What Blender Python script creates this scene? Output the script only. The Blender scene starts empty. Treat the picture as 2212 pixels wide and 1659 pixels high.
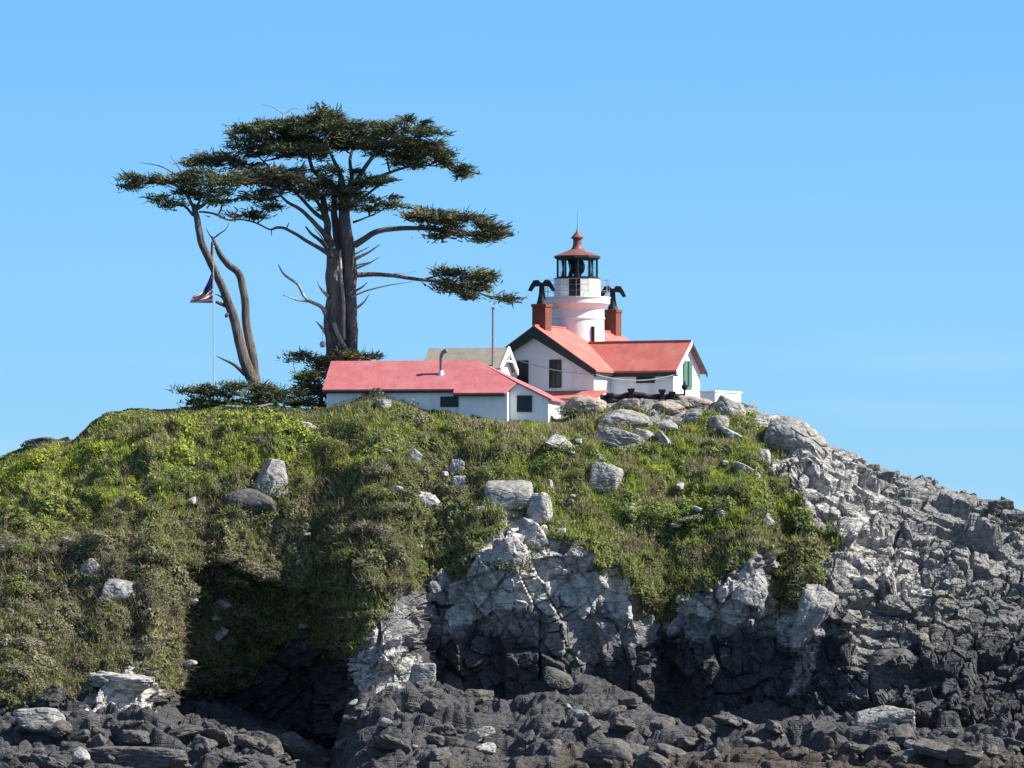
import bpy, bmesh, math, random
import numpy as np
from mathutils import Vector, Matrix

# ------------------------------------------------------------------ camera, sky, sun, exposure
scene = bpy.context.scene
col = scene.collection
R = math.radians
DIST, FPX, HROW, CAMZ = 600.0, 8400.0, 650.0, 10.0      # camera distance, focal length in pixels, horizon row, height
cam_d = bpy.data.cameras.new('camera')
cam = bpy.data.objects.new('camera', cam_d); col.objects.link(cam)
cam.location = (0, -DIST, CAMZ); cam.rotation_euler = (R(90), 0, 0)
cam_d.sensor_width = 36.0; cam_d.lens = FPX * 36.0 / 1024.0
cam_d.shift_y = (HROW - 384.0) / 1024.0
cam_d.clip_start = 1.0; cam_d.clip_end = 60000.0
scene.camera = cam

SUN_EL = 43.0
sd = Vector((math.cos(R(SUN_EL)), -0.085, math.sin(R(SUN_EL)))).normalized()   # towards the sun: off to the right
world = bpy.data.worlds.new("World"); scene.world = world
world.use_nodes = True
wn, wl = world.node_tree.nodes, world.node_tree.links
wn.clear()
sky = wn.new('ShaderNodeTexSky'); sky.sky_type = 'NISHITA'
sky.sun_disc = False; sky.sun_elevation = R(SUN_EL); sky.sun_rotation = R(90)
sky.air_density = 1.0; sky.dust_density = 0.0; sky.ozone_density = 3.0; sky.altitude = 0
tint = wn.new('ShaderNodeMix'); tint.data_type = 'RGBA'; tint.blend_type = 'MULTIPLY'
tint.inputs[0].default_value = 1.0
tc = wn.new('ShaderNodeTexCoord'); sz = wn.new('ShaderNodeSeparateXYZ'); wl.new(tc.outputs['Generated'], sz.inputs[0])
rp = wn.new('ShaderNodeValToRGB'); wl.new(sz.outputs[2], rp.inputs[0])      # clear azure low down, paler overhead
rp.color_ramp.elements[0].position = 0.07; rp.color_ramp.elements[0].color = (0.200, 0.394, 0.662, 1)
lo_ = rp.color_ramp.elements.new(0.0); lo_.color = (0.21, 0.40, 0.76, 1); hi_ = rp.color_ramp.elements.new(0.12); hi_.color = (0.200, 0.394, 0.662, 1)
rp.color_ramp.elements[-1].position = 0.45; rp.color_ramp.elements[-1].color = (0.90, 0.78, 0.69, 1)
wl.new(rp.outputs[0], tint.inputs[7])
bg = wn.new('ShaderNodeBackground'); bg.inputs[1].default_value = 0.13
wo = wn.new('ShaderNodeOutputWorld')
# faint thin cloud low over the horizon
mp_ = wn.new('ShaderNodeMapping'); mp_.inputs['Scale'].default_value = (14, 14, 150); wl.new(tc.outputs['Generated'], mp_.inputs[0])
cn_ = wn.new('ShaderNodeTexNoise'); cn_.inputs['Scale'].default_value = 1.0; cn_.inputs['Detail'].default_value = 6; wl.new(mp_.outputs[0], cn_.inputs['Vector'])
cr_1 = wn.new('ShaderNodeMapRange'); cr_1.inputs[1].default_value = 0.50; cr_1.inputs[2].default_value = 0.85; cr_1.inputs[4].default_value = 0.55; wl.new(cn_.outputs[0], cr_1.inputs[0])
cr_2 = wn.new('ShaderNodeMapRange'); cr_2.inputs[1].default_value = 0.045; cr_2.inputs[2].default_value = 0.012; cr_2.inputs[3].default_value = 0.06; wl.new(sz.outputs[2], cr_2.inputs[0])
cm_ = wn.new('ShaderNodeMath'); cm_.operation = 'MULTIPLY'; wl.new(cr_1.outputs[0], cm_.inputs[0]); wl.new(cr_2.outputs[0], cm_.inputs[1])
cl_ = wn.new('ShaderNodeMix'); cl_.data_type = 'RGBA'; cl_.inputs[7].default_value = (2.6, 3.6, 4.6, 1)
wl.new(cm_.outputs[0], cl_.inputs[0]); wl.new(tint.outputs[2], cl_.inputs[6])
wl.new(sky.outputs[0], tint.inputs[6]); wl.new(cl_.outputs[2], bg.inputs[0]); wl.new(bg.outputs[0], wo.inputs[0])

sun_d = bpy.data.lights.new('sun', 'SUN'); sun_d.energy = 5.0; sun_d.angle = R(0.5); sun_d.color = (1.0, 0.95, 0.86)
sun = bpy.data.objects.new('sun', sun_d); col.objects.link(sun)
sun.rotation_euler = sd.to_track_quat('Z', 'Y').to_euler(); sun.location = (80, 0, 90)

scene.view_settings.view_transform = 'Standard'; scene.view_settings.look = 'None'
scene.view_settings.exposure = 0.9; scene.view_settings.gamma = 1.0
scene.render.engine = 'CYCLES'
scene.cycles.max_bounces = 6
scene.cycles.transparent_max_bounces = 8

# ------------------------------------------------------------------ helpers
def S(y): return (DIST + y) / FPX                         # metres per picture pixel at depth y
def at(px, row, y): return Vector(((px - 512) * S(y), y, CAMZ + (HROW - row) * S(y)))
def D(v): return v / 2.16016                              # 2212-wide survey picture -> 1024-wide picture
def tag(o, label=None, cat=None, group=None, kind=None):
    if label: o['label'] = label
    if cat: o['category'] = cat
    if group: o['group'] = group
    if kind: o['kind'] = kind
    return o
def empty(name, loc, rz=0.0):
    o = bpy.data.objects.new(name, None); col.objects.link(o)
    o.location = loc; o.rotation_euler = (0, 0, rz); o.empty_display_size = 0.3
    return o
def link_mesh(name, me, mat, parent=None):
    o = bpy.data.objects.new(name, me); col.objects.link(o)
    if mat is not None and not me.materials: me.materials.append(mat)
    if parent is not None: o.parent = parent
    return o
def mesh_np(name, V, F, mat, parent=None, smooth=False, cols=None, attrs=None):
    """V (n,3), F (m,k) all faces with k corners."""
    V = np.asarray(V, np.float32); F = np.asarray(F, np.int32)
    me = bpy.data.meshes.new(name)
    n, (m, k) = len(V), F.shape
    me.vertices.add(n); me.vertices.foreach_set('co', V.ravel())
    me.loops.add(m * k); me.loops.foreach_set('vertex_index', F.ravel())
    me.polygons.add(m); me.polygons.foreach_set('loop_start', np.arange(0, m * k, k, dtype=np.int32))
    me.polygons.foreach_set('use_smooth', np.full(m, smooth))
    me.update(calc_edges=True)
    if cols is not None:
        a = me.attributes.new('tone', 'FLOAT_COLOR', 'POINT')
        c = np.ones((n, 4), np.float32); c[:, :3] = cols
        a.data.foreach_set('color', c.ravel())
    for key, arr in (attrs or {}).items():
        a = me.attributes.new(key, 'FLOAT', 'POINT'); a.data.foreach_set('value', np.asarray(arr, np.float32))
    return link_mesh(name, me, mat, parent)

class MB:                                                  # collects boxes, hulls and lathes into one mesh
    def __init__(s): s.v = []; s.f = []
    def add(s, V, F):
        b = len(s.v); s.v += [tuple(p) for p in V]; s.f += [tuple(i + b for i in f) for f in F]; return s
    def box(s, x0, x1, y0, y1, z0, z1, M=None):
        V = [Vector((x, y, z)) for z in (z0, z1) for y in (y0, y1) for x in (x0, x1)]
        if M is not None: V = [M @ p for p in V]
        return s.add(V, [(0, 2, 3, 1), (4, 5, 7, 6), (0, 1, 5, 4), (2, 6, 7, 3), (0, 4, 6, 2), (1, 3, 7, 5)])
    def hull(s, pts):
        bm = bmesh.new()
        for p in pts: bm.verts.new(p)
        r = bmesh.ops.convex_hull(bm, input=bm.verts)
        dead = [e for e in r['geom_interior'] if isinstance(e, bmesh.types.BMVert)]
        bmesh.ops.delete(bm, geom=dead, context='VERTS')
        bmesh.ops.dissolve_limit(bm, angle_limit=R(1), verts=bm.verts, edges=bm.edges)
        bm.verts.index_update()
        V = [v.co.copy() for v in bm.verts]; F = [[v.index for v in f.verts] for f in bm.faces]
        bm.free(); return s.add(V, F)
    def slab(s, poly, t):                                  # polygon (list of 3D points, seen from above counter-clockwise) thickened down by t
        n = len(poly); V = [Vector(p) for p in poly] + [Vector(p) - Vector((0, 0, t)) for p in poly]
        F = [tuple(range(n)), tuple(range(2 * n - 1, n - 1, -1))]
        F += [(i, i + n, (i + 1) % n + n, (i + 1) % n) for i in range(n)]
        return s.add(V, F)
    def beam(s, a, b, w, h, up=(0, 0, 1)):
        a, b = Vector(a), Vector(b); d = b - a; L = d.length; d.normalize()
        u = Vector(up); sx = d.cross(u)
        if sx.length < 1e-4: sx = d.cross(Vector((0, 1, 0)))
        sx.normalize(); uz = sx.cross(d)
        V = []
        for p in (a, b):
            for i, j in ((-1, -1), (1, -1), (1, 1), (-1, 1)): V.append(p + sx * (i * w / 2) + uz * (j * h / 2))
        return s.add(V, [(0, 1, 2, 3), (7, 6, 5, 4), (0, 4, 5, 1), (1, 5, 6, 2), (2, 6, 7, 3), (3, 7, 4, 0)])
    def lathe(s, prof, n=32, c=(0, 0), cap=True, phase=0.0):
        V = []; F = []
        for r, z in prof:
            for i in range(n):
                t = 2 * math.pi * i / n + phase; V.append((c[0] + r * math.cos(t), c[1] + r * math.sin(t), z))
        for k in range(len(prof) - 1):
            for i in range(n):
                j = (i + 1) % n; F.append((k * n + i, k * n + j, (k + 1) * n + j, (k + 1) * n + i))
        if cap:
            F.append(tuple(range(n - 1, -1, -1))); b = (len(prof) - 1) * n; F.append(tuple(range(b, b + n)))
        return s.add(V, F)
    def tube(s, pts, rad, n=8):
        pts = [Vector(p) for p in pts]
        if not hasattr(rad, '__len__'): rad = [rad] * len(pts)
        V = []; F = []; up = Vector((0.3, 1, 0.2)).normalized()
        for i, p in enumerate(pts):
            d = (pts[min(i + 1, len(pts) - 1)] - pts[max(i - 1, 0)]).normalized()
            a = d.cross(up)
            if a.length < 1e-3: a = d.cross(Vector((1, 0, 0)))
            a.normalize(); b = d.cross(a)
            for k in range(n):
                t = 2 * math.pi * k / n; V.append(p + (a * math.cos(t) + b * math.sin(t)) * rad[i])
        for i in range(len(pts) - 1):
            for k in range(n):
                j = (k + 1) % n; F.append((i * n + k, i * n + j, (i + 1) * n + j, (i + 1) * n + k))
        F.append(tuple(range(n - 1, -1, -1))); b = (len(pts) - 1) * n; F.append(tuple(range(b, b + n)))
        return s.add(V, F)
    def build(s, name, mat, parent=None, bevel=0.0, smooth=None):
        me = bpy.data.meshes.new(name); me.from_pydata([tuple(p) for p in s.v], [], s.f)
        bm = bmesh.new(); bm.from_mesh(me); bmesh.ops.recalc_face_normals(bm, faces=bm.faces)
        bm.to_mesh(me); bm.free()
        if smooth is not None:
            me.polygons.foreach_set('use_smooth', np.full(len(me.polygons), True))
            me.set_sharp_from_angle(angle=R(smooth))
        o = link_mesh(name, me, mat, parent)
        if bevel:
            b = o.modifiers.new('bevel', 'BEVEL'); b.width = bevel; b.segments = 2; b.limit_method = 'ANGLE'
        return o

# ---- vectorised noise
def _h(ix, iy, iz, seed):
    with np.errstate(over='ignore'):
        h = (ix.astype(np.uint32) * np.uint32(374761393) + iy.astype(np.uint32) * np.uint32(668265263)
             + iz.astype(np.uint32) * np.uint32(2147483647) + np.uint32(seed * 974711 + 12345))
        h = (h ^ (h >> np.uint32(13))) * np.uint32(1274126177); h ^= h >> np.uint32(16)
        h = h * np.uint32(2246822519); h ^= h >> np.uint32(15)
    return h.astype(np.float64) / 4294967296.0
def vnoise(P, seed=0):
    f = np.floor(P); t = P - f; i = f.astype(np.int64); t = t * t * (3 - 2 * t); out = 0
    for dx in (0, 1):
        for dy in (0, 1):
            for dz in (0, 1):
                w = (t[:, 0] if dx else 1 - t[:, 0]) * (t[:, 1] if dy else 1 - t[:, 1]) * (t[:, 2] if dz else 1 - t[:, 2])
                out = out + w * _h(i[:, 0] + dx, i[:, 1] + dy, i[:, 2] + dz, seed)
    return out * 2 - 1
def fbm(P, oct=4, seed=0, gain=0.5):
    out, a = 0, 1.0
    for k in range(oct): out = out + a * vnoise(P * (2.03 ** k) + 17.3 * k, seed + k); a *= gain
    return out
def facets(P, sc, seed, off, tilt, crack=0.0, rot=None, cw=0.08):
    """Broken-block relief: every Voronoi cell is a plane of its own, with a gap between cells."""
    Q = P if rot is None else P @ np.array(rot).T
    Q = Q / np.array(sc, float)
    f = np.floor(Q).astype(np.int64)
    F1 = np.full(len(Q), 9.0); F2 = F1.copy(); val = np.zeros(len(Q))
    for dx in (-1, 0, 1):
        for dy in (-1, 0, 1):
            for dz in (-1, 0, 1):
                c = f + np.array([dx, dy, dz])
                r = [_h(c[:, 0], c[:, 1], c[:, 2], seed + k) for k in range(7)]
                ctr = c + np.stack(r[:3], 1) * 0.9 + 0.05
                v = Q - ctr; d = np.sqrt((v * v).sum(1))
                pl = (r[3] * 2 - 1) * off + tilt * (v[:, 0] * (r[4] * 2 - 1) + v[:, 1] * (r[5] * 2 - 1) + v[:, 2] * (r[6] * 2 - 1))
                n = d < F1
                F2 = np.where(n, F1, np.minimum(F2, d)); val = np.where(n, pl, val); F1 = np.where(n, d, F1)
    e = np.clip((F2 - F1) / (cw * 2.2), 0, 1); e = e * e * (3 - 2 * e)          # blocks round off into the gaps between them
    return val * e - crack * (1 - e)
def rotm(rx, ry, rz): return np.array(Matrix.Rotation(R(rz), 3, 'Z') @ Matrix.Rotation(R(ry), 3, 'Y') @ Matrix.Rotation(R(rx), 3, 'X'))
def inpoly(x, y, poly):
    c = np.zeros(x.shape, bool); n = len(poly)
    for i in range(n):
        x1, y1 = poly[i]; x2, y2 = poly[(i + 1) % n]
        if y1 == y2: continue
        c ^= ((y1 > y) != (y2 > y)) & (x < (x2 - x1) * (y - y1) / (y2 - y1) + x1)
    return c
def gsmooth(a, sg):
    k = int(sg * 3) + 1; w = np.exp(-0.5 * (np.arange(-k, k + 1) / sg) ** 2); w /= w.sum()
    return np.convolve(np.pad(a, k, mode='edge'), w, 'valid')

# ------------------------------------------------------------------ materials
def new_mat(name):
    m = bpy.data.materials.new(name); m.use_nodes = True
    return m, m.node_tree.nodes, m.node_tree.links, m.node_tree.nodes['Principled BSDF']
def mix_rgb(N, L, fac, a, b, mode='MIX'):
    x = N.new('ShaderNodeMix'); x.data_type = 'RGBA'; x.blend_type = mode
    for sock, v in ((x.inputs[0], fac), (x.inputs[6], a), (x.inputs[7], b)):
        if hasattr(v, 'is_linked'): L.new(v, sock)
        elif isinstance(v, (tuple, list)): sock.default_value = (*v[:3], 1)
        else: sock.default_value = v
    return x.outputs[2]
def noise_n(N, L, scale, detail=5, rough=0.6, vec=None):
    if vec is None:
        g = N.new('ShaderNodeNewGeometry'); vec = g.outputs['Position']
    x = N.new('ShaderNodeTexNoise'); x.inputs['Scale'].default_value = scale; x.inputs['Detail'].default_value = detail
    x.inputs['Roughness'].default_value = rough; L.new(vec, x.inputs['Vector']); return x.outputs[0]
def ramp(N, L, fac, stops):
    x = N.new('ShaderNodeValToRGB'); e = x.color_ramp.elements
    while len(e) < len(stops): e.new(0.5)
    for i, (p, c) in enumerate(stops):
        e[i].position = p; e[i].color = (c, c, c, 1) if not hasattr(c, '__len__') else (*c, 1)
    L.new(fac, x.inputs[0]); return x.outputs[0]
def bump(N, L, bs, h, strength=0.5, dist=0.05):
    b = N.new('ShaderNodeBump'); b.inputs['Strength'].default_value = strength; b.inputs['Distance'].default_value = dist
    L.new(h, b.inputs['Height']); L.new(b.outputs[0], bs.inputs['Normal'])
def objvec(N, L, scale=(1, 1, 1)):
    t = N.new('ShaderNodeTexCoord'); m = N.new('ShaderNodeMapping'); m.inputs['Scale'].default_value = scale
    L.new(t.outputs['Object'], m.inputs[0]); return m.outputs[0]
def paint(name, c, rough=0.7, var=0.12, scale=3.0, dirt=None, streak=False, spec=0.3, metal=0.0):
    m, N, L, b = new_mat(name)
    v = objvec(N, L, (1, 1, 0.25) if streak else (1, 1, 1))
    n = noise_n(N, L, scale, 6, 0.65, v)
    lo = tuple(x * (1 - var) for x in c); hi = tuple(min(1, x * (1 + var)) for x in c)
    out = mix_rgb(N, L, ramp(N, L, n, [(0.3, 0.0), (0.7, 1.0)]), lo, hi)
    if dirt is not None:
        d = noise_n(N, L, scale * 0.55, 7, 0.7, v)
        out = mix_rgb(N, L, ramp(N, L, d, [(0.52, 0.0), (0.78, dirt[1])]), out, dirt[0])
    L.new(out, b.inputs['Base Color']); b.inputs['Roughness'].default_value = rough
    b.inputs['Specular IOR Level'].default_value = spec; b.inputs['Metallic'].default_value = metal
    bump(N, L, b, noise_n(N, L, scale * 9, 3, 0.6, v), 0.15, 0.02)
    return m
def leaf_mat(name, trans=0.25):
    m, N, L, b = new_mat(name)
    a = N.new('ShaderNodeAttribute'); a.attribute_name = 'tone'
    L.new(a.outputs['Color'], b.inputs['Base Color']); b.inputs['Roughness'].default_value = 0.75
    b.inputs['Specular IOR Level'].default_value = 0.15
    t = N.new('ShaderNodeBsdfTranslucent'); L.new(a.outputs['Color'], t.inputs['Color'])
    x = N.new('ShaderNodeMixShader'); x.inputs[0].default_value = trans
    o = N['Material Output'] if 'Material Output' in N else N.new('ShaderNodeOutputMaterial')
    L.new(b.outputs[0], x.inputs[1]); L.new(t.outputs[0], x.inputs[2]); L.new(x.outputs[0], o.inputs['Surface'])
    return m
def rock_mat(name, attr=True, base=(0.27, 0.26, 0.245), dark=(0.052, 0.050, 0.052)):
    """Weathered granite: pale lichen crust, grey body, black shore crust with cliff shade painted in, rusty and ochre patches."""
    m, N, L, b = new_mat(name)
    def A(k):
        a = N.new('ShaderNodeAttribute'); a.attribute_name = k; return a.outputs['Fac']
    n1 = noise_n(N, L, 0.55, 6, 0.62); n2 = noise_n(N, L, 2.3, 6, 0.65); n3 = noise_n(N, L, 9.0, 5, 0.7)
    g = mix_rgb(N, L, ramp(N, L, n2, [(0.36, 0), (0.64, 1)]), tuple(c * 0.5 for c in base), tuple(min(1, c * 1.3) for c in base))
    g = mix_rgb(N, L, ramp(N, L, n3, [(0.45, 0), (0.72, 0.7)]), g, (base[0] * 0.45, base[1] * 0.45, base[2] * 0.48))
    if attr:
        pale = mix_rgb(N, L, ramp(N, L, n2, [(0.38, 0), (0.6, 1)]), (0.36, 0.34, 0.31), (0.60, 0.57, 0.52))
        def spread(k, nz, w=0.5):          # attribute plus noise, thresholded: ragged patches
            s = N.new('ShaderNodeMath'); s.operation = 'MULTIPLY_ADD'; s.inputs[1].default_value = w; L.new(nz, s.inputs[0]); L.new(A(k), s.inputs[2])
            return ramp(N, L, s.outputs[0], [(0.62, 0), (0.86, 1)])
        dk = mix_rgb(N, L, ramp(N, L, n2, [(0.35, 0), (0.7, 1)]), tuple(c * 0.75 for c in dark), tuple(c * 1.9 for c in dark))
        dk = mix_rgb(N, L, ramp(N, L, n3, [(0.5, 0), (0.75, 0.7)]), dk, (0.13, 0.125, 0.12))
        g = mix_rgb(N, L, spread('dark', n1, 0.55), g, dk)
        g = mix_rgb(N, L, spread('brown', n1, 0.55), g, mix_rgb(N, L, n2, (0.03, 0.022, 0.018), (0.12, 0.098, 0.075)))
        g = mix_rgb(N, L, spread('pale', n2, 0.62), g, pale)
        g = mix_rgb(N, L, spread('ochre', n2, 0.6), g, (0.50, 0.40, 0.20))
        soil = mix_rgb(N, L, n3, (0.035, 0.032, 0.018), (0.10, 0.085, 0.045))
        g = mix_rgb(N, L, A('veg'), g, soil)
    seam_in = g
    b.inputs['Roughness'].default_value = 0.85; b.inputs['Specular IOR Level'].default_value = 0.25
    v = N.new('ShaderNodeTexVoronoi'); v.feature = 'DISTANCE_TO_EDGE'; v.inputs['Scale'].default_value = 1.6
    gm = N.new('ShaderNodeNewGeometry'); mp = N.new('ShaderNodeMapping'); mp.inputs['Rotation'].default_value = (0.3, 0.55, 0.2)
    mp.inputs['Scale'].default_value = (0.8, 1, 2.2); L.new(gm.outputs['Position'], mp.inputs[0])
    ad = N.new('ShaderNodeMixRGB'); ad.inputs[0].default_value = 0.12; L.new(mp.outputs[0], ad.inputs[1])
    nn = N.new('ShaderNodeTexNoise'); nn.inputs['Scale'].default_value = 1.5; L.new(gm.outputs['Position'], nn.inputs['Vector']); L.new(nn.outputs['Color'], ad.inputs[2])
    L.new(ad.outputs[0], v.inputs['Vector'])
    v2 = N.new('ShaderNodeTexVoronoi'); v2.feature = 'DISTANCE_TO_EDGE'; v2.inputs['Scale'].default_value = 0.62; L.new(ad.outputs[0], v2.inputs['Vector'])
    mn = N.new('ShaderNodeMath'); mn.operation = 'MINIMUM'; L.new(v.outputs['Distance'], mn.inputs[0]); L.new(v2.outputs['Distance'], mn.inputs[1])
    cr = ramp(N, L, mn.outputs[0], [(0.0, 0), (0.08, 1)])
    seam = ramp(N, L, v2.outputs['Distance'] if attr else mn.outputs[0], [(0.0, 0.75 if attr else 0.45), (0.045, 0.0)])     # joints stained by black lichen
    sm_ = N.new('ShaderNodeMath'); sm_.operation = 'MULTIPLY'; L.new(seam, sm_.inputs[0]); L.new(ramp(N, L, n1, [(0.38, 0.15), (0.62, 1)]), sm_.inputs[1])
    L.new(mix_rgb(N, L, sm_.outputs[0], seam_in, (0.035, 0.034, 0.034)), b.inputs['Base Color'])
    s = N.new('ShaderNodeMath'); s.operation = 'MULTIPLY_ADD'; s.inputs[1].default_value = 1.1; L.new(n3, s.inputs[0]); L.new(cr, s.inputs[2])
    bump(N, L, b, s.outputs[0], 0.65 if attr else 0.5, 0.13 if attr else 0.07)
    return m
def glass_dark(name, c=(0.02, 0.025, 0.03)):
    m, N, L, b = new_mat(name)
    b.inputs['Base Color'].default_value = (*c, 1); b.inputs['Roughness'].default_value = 0.2; b.inputs['Specular IOR Level'].default_value = 0.25
    bump(N, L, b, noise_n(N, L, 2.0, 2, 0.5, objvec(N, L)), 0.1, 0.02)
    return m

def roof_mat(name, c, dirt):
    m = paint(name, c, 0.8, 0.13, 1.1, dirt); N, L = m.node_tree.nodes, m.node_tree.links; b = N['Principled BSDF']
    wv = N.new('ShaderNodeTexWave'); wv.bands_direction = 'Z'; wv.inputs['Scale'].default_value = 2.4; wv.inputs['Distortion'].default_value = 0.6; wv.inputs['Detail'].default_value = 2
    L.new(objvec(N, L), wv.inputs['Vector']); src_ = b.inputs['Base Color'].links[0].from_socket
    st_ = noise_n(N, L, 5.0, 4, 0.6, objvec(N, L, (1, 0.2, 0.2)))
    f_ = ramp(N, L, st_, [(0.4, 0), (0.75, 0.35)])
    L.new(mix_rgb(N, L, f_, src_, tuple(x * 0.62 for x in c)), b.inputs['Base Color'])
    bump(N, L, b, wv.outputs[0], 0.12, 0.03)
    pt = noise_n(N, L, 0.8, 6, 0.7, objvec(N, L)); s2 = b.inputs['Base Color'].links[0].from_socket
    L.new(mix_rgb(N, L, ramp(N, L, pt, [(0.45, 0), (0.68, 0.5)]), s2, (min(1, c[0] * 1.15), c[1] * (1.75 if c[0] > 0.35 else 1.1), c[2] * (1.75 if c[0] > 0.35 else 1.1))), b.inputs['Base Color']); return m
M = {}
M['rock'] = rock_mat('rock')
M['boulder'] = rock_mat('boulder_rock', attr=False, base=(0.33, 0.315, 0.29))
M['boulder_pale'] = rock_mat('boulder_pale_rock', attr=False, base=(0.43, 0.41, 0.38))
M['boulder_dark'] = rock_mat('boulder_shore_rock', attr=False, base=(0.125, 0.115, 0.105))
M['boulder_tan'] = rock_mat('boulder_tan_rock', attr=False, base=(0.40, 0.33, 0.27))
M['leaf'] = leaf_mat('scrub_leaf', 0.3)
M['needle'] = leaf_mat('cypress_needle', 0.12)
M['white'] = paint('white_paint', (0.80, 0.80, 0.79), 0.6, 0.04, 2.0, ((0.52, 0.50, 0.46), 0.7), True)
M['tower_white'] = paint('tower_whitewash', (0.80, 0.82, 0.77), 0.6, 0.04, 2.0, ((0.48, 0.36, 0.24), 0.65), True)
M['trim'] = paint('dark_green_trim', (0.022, 0.032, 0.026), 0.5, 0.3, 4)
M['roof_red'] = roof_mat('red_roof', (0.50, 0.135, 0.112), ((0.50, 0.22, 0.17), 0.6))
M['roof_rose'] = roof_mat('rose_red_roof', (0.43, 0.125, 0.13), ((0.44, 0.18, 0.17), 0.5))
M['roof_grey'] = roof_mat('grey_shingle', (0.26, 0.24, 0.20), ((0.16, 0.15, 0.12), 0.6))
M['brick'] = paint('red_brick', (0.18, 0.06, 0.042), 0.85, 0.25, 6, ((0.16, 0.06, 0.04), 0.6))
M['iron'] = paint('black_iron', (0.010, 0.010, 0.013), 0.5, 0.3, 5, None, False, 0.4)
M['grey_metal'] = paint('galvanised_pipe', (0.22, 0.20, 0.20), 0.5, 0.25, 5, ((0.35, 0.15, 0.08), 0.6))
M['copper'] = paint('rusty_red_metal', (0.20, 0.075, 0.062), 0.5, 0.25, 3, ((0.50, 0.30, 0.25), 0.7))
M['glass'] = glass_dark('dark_glass')
M['shutter'] = paint('green_shutter', (0.10, 0.20, 0.15), 0.5, 0.15, 5)
M['timber'] = paint('dark_timber', (0.022, 0.016, 0.020), 0.8, 0.4, 4)
M['pole_white'] = paint('pole_paint', (0.50, 0.50, 0.52), 0.4, 0.15, 5)

# ------------------------------------------------------------------ the headland
rng = np.random.default_rng(11)
def curve(px, pts, sg):
    p = np.array(pts, float); fine = np.arange(-800, 1801, 1.0)
    return np.interp(px, fine, gsmooth(np.interp(fine, p[:, 0], p[:, 1]), sg))
px_in = np.arange(-70, 1095, 1.6)
COLS = np.concatenate([np.linspace(-760, -74, 60), px_in, np.linspace(1100, 1700, 55)])
CREST = [(-200, 470), (0, 460), (28, 448), (48, 441), (58, 439), (66, 444), (76, 440), (90, 425), (104, 414), (125, 411), (153, 412), (194, 408), (231, 405), (290, 409), (322, 412), (340, 406),
         (361, 399), (384, 396), (407, 402), (430, 411), (463, 414), (510, 418), (562, 421), (580, 411), (602, 405), (648, 399), (704, 402), (741, 402), (764, 412),
         (805, 424), (822, 446), (856, 458), (870, 469), (926, 486), (963, 499), (1014, 511), (1100, 535), (1200, 560)]
VEGR = [(-200, 700), (0, 694), (74, 690), (140, 674), (160, 600), (185, 565), (231, 560), (278, 585), (324, 590), (345, 612), (352, 640), (375, 622), (398, 600), (430, 592),
        (463, 570), (490, 556), (530, 552), (580, 556), (630, 579), (671, 593), (722, 586), (764, 570), (790, 610), (815, 600), (850, 585), (900, 600), (1024, 620), (1200, 640)]
BASER = [(-200, 718), (0, 716), (37, 715), (79, 704), (165, 704), (208, 716), (255, 728), (287, 745), (333, 760), (345, 722), (352, 690), (417, 672), (463, 692), (514, 696), (537, 676),
         (588, 680), (648, 702), (694, 716), (750, 716), (830, 720), (900, 728), (1024, 735), (1200, 740)]
YC = [(-200, 8), (0, 5), (90, 2), (200, -1), (300, -3.5), (330, -4.2), (562, -4.2), (600, -2.5), (760, -1), (830, -2), (1024, -4), (1200, -6)]
YV = [(-200, -30), (0, -30), (120, -29), (150, -27), (172, -19), (200, -16.5), (320, -17.5), (345, -23), (370, -26), (400, -24), (425, -21.5), (452, -21), (470, -22.5), (560, -21.5), (600, -21), (640, -19.5), (668, -18), (700, -19.5), (755, -20),
      (768, -17.5), (785, -17), (800, -20.5), (850, -19), (872, -17), (900, -18), (1024, -19), (1200, -20)]
YB = [(-200, -32), (0, -32), (140, -30.5), (162, -26), (184, -14), (250, -11), (322, -11.5), (342, -21), (356, -29.5), (410, -29), (430, -20), (455, -20), (480, -20.8), (600, -20.5), (640, -20), (665, -17), (700, -18.5), (750, -18.5),
      (800, -22), (850, -25), (900, -27), (1024, -30), (1200, -32)]
crest, vegr, baser = curve(COLS, CREST, 3), curve(COLS, VEGR, 5), curve(COLS, BASER, 6)
yc, yv, yb = curve(COLS, YC, 10), curve(COLS, YV, 4), curve(COLS, YB, 5)
zr = lambda row, y: CAMZ + (HROW - row) * S(y)
nC = len(COLS)
fr = curve(COLS, [(-200, 782), (0, 781), (300, 790), (340, 800), (380, 781), (1024, 778), (1200, 782)], 8)
K = [(np.full(nC, -90.0), np.full(nC, -3.0)),
     (np.full(nC, -62.0), zr(fr, -62.0)),
     (yb, zr(baser, yb)), (yv, zr(vegr, yv)), (yc, zr(crest, yc)),
     (yc + 3.0, zr(crest, yc) + 0.05), (np.full(nC, 32.0), zr(crest, yc) - 1.0), (np.full(nC, 75.0), np.full(nC, -3.0))]
SEG = [14, 190, 130, 170, 10, 26, 30]
ys, zs = [], []
for s, n in enumerate(SEG):
    t = np.linspace(0, 1, n, endpoint=(s == len(SEG) - 1))[:, None]
    y = K[s][0] * (1 - t) + K[s + 1][0] * t; z = K[s][1] * (1 - t) + K[s + 1][1] * t
    if s == 3: z = z + 1.3 * np.sin(math.pi * t) ** 1.0; y = y - 0.4 * np.sin(math.pi * t)
    if s == 2:
        hw_ = np.interp(COLS, [152, 175, 325, 345], [0, 1, 1, 0])[None, :]; ty = (1 - (1 - t) ** 0.55) * hw_ + t * (1 - hw_)      # the hollow runs back under its lip
        y = K[2][0] * (1 - ty) + K[3][0] * ty; z = z + 0.5 * np.sin(math.pi * t)
    ys.append(y); zs.append(z)
Y = np.concatenate(ys); Z = np.concatenate(zs); nR = len(Y)
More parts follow.
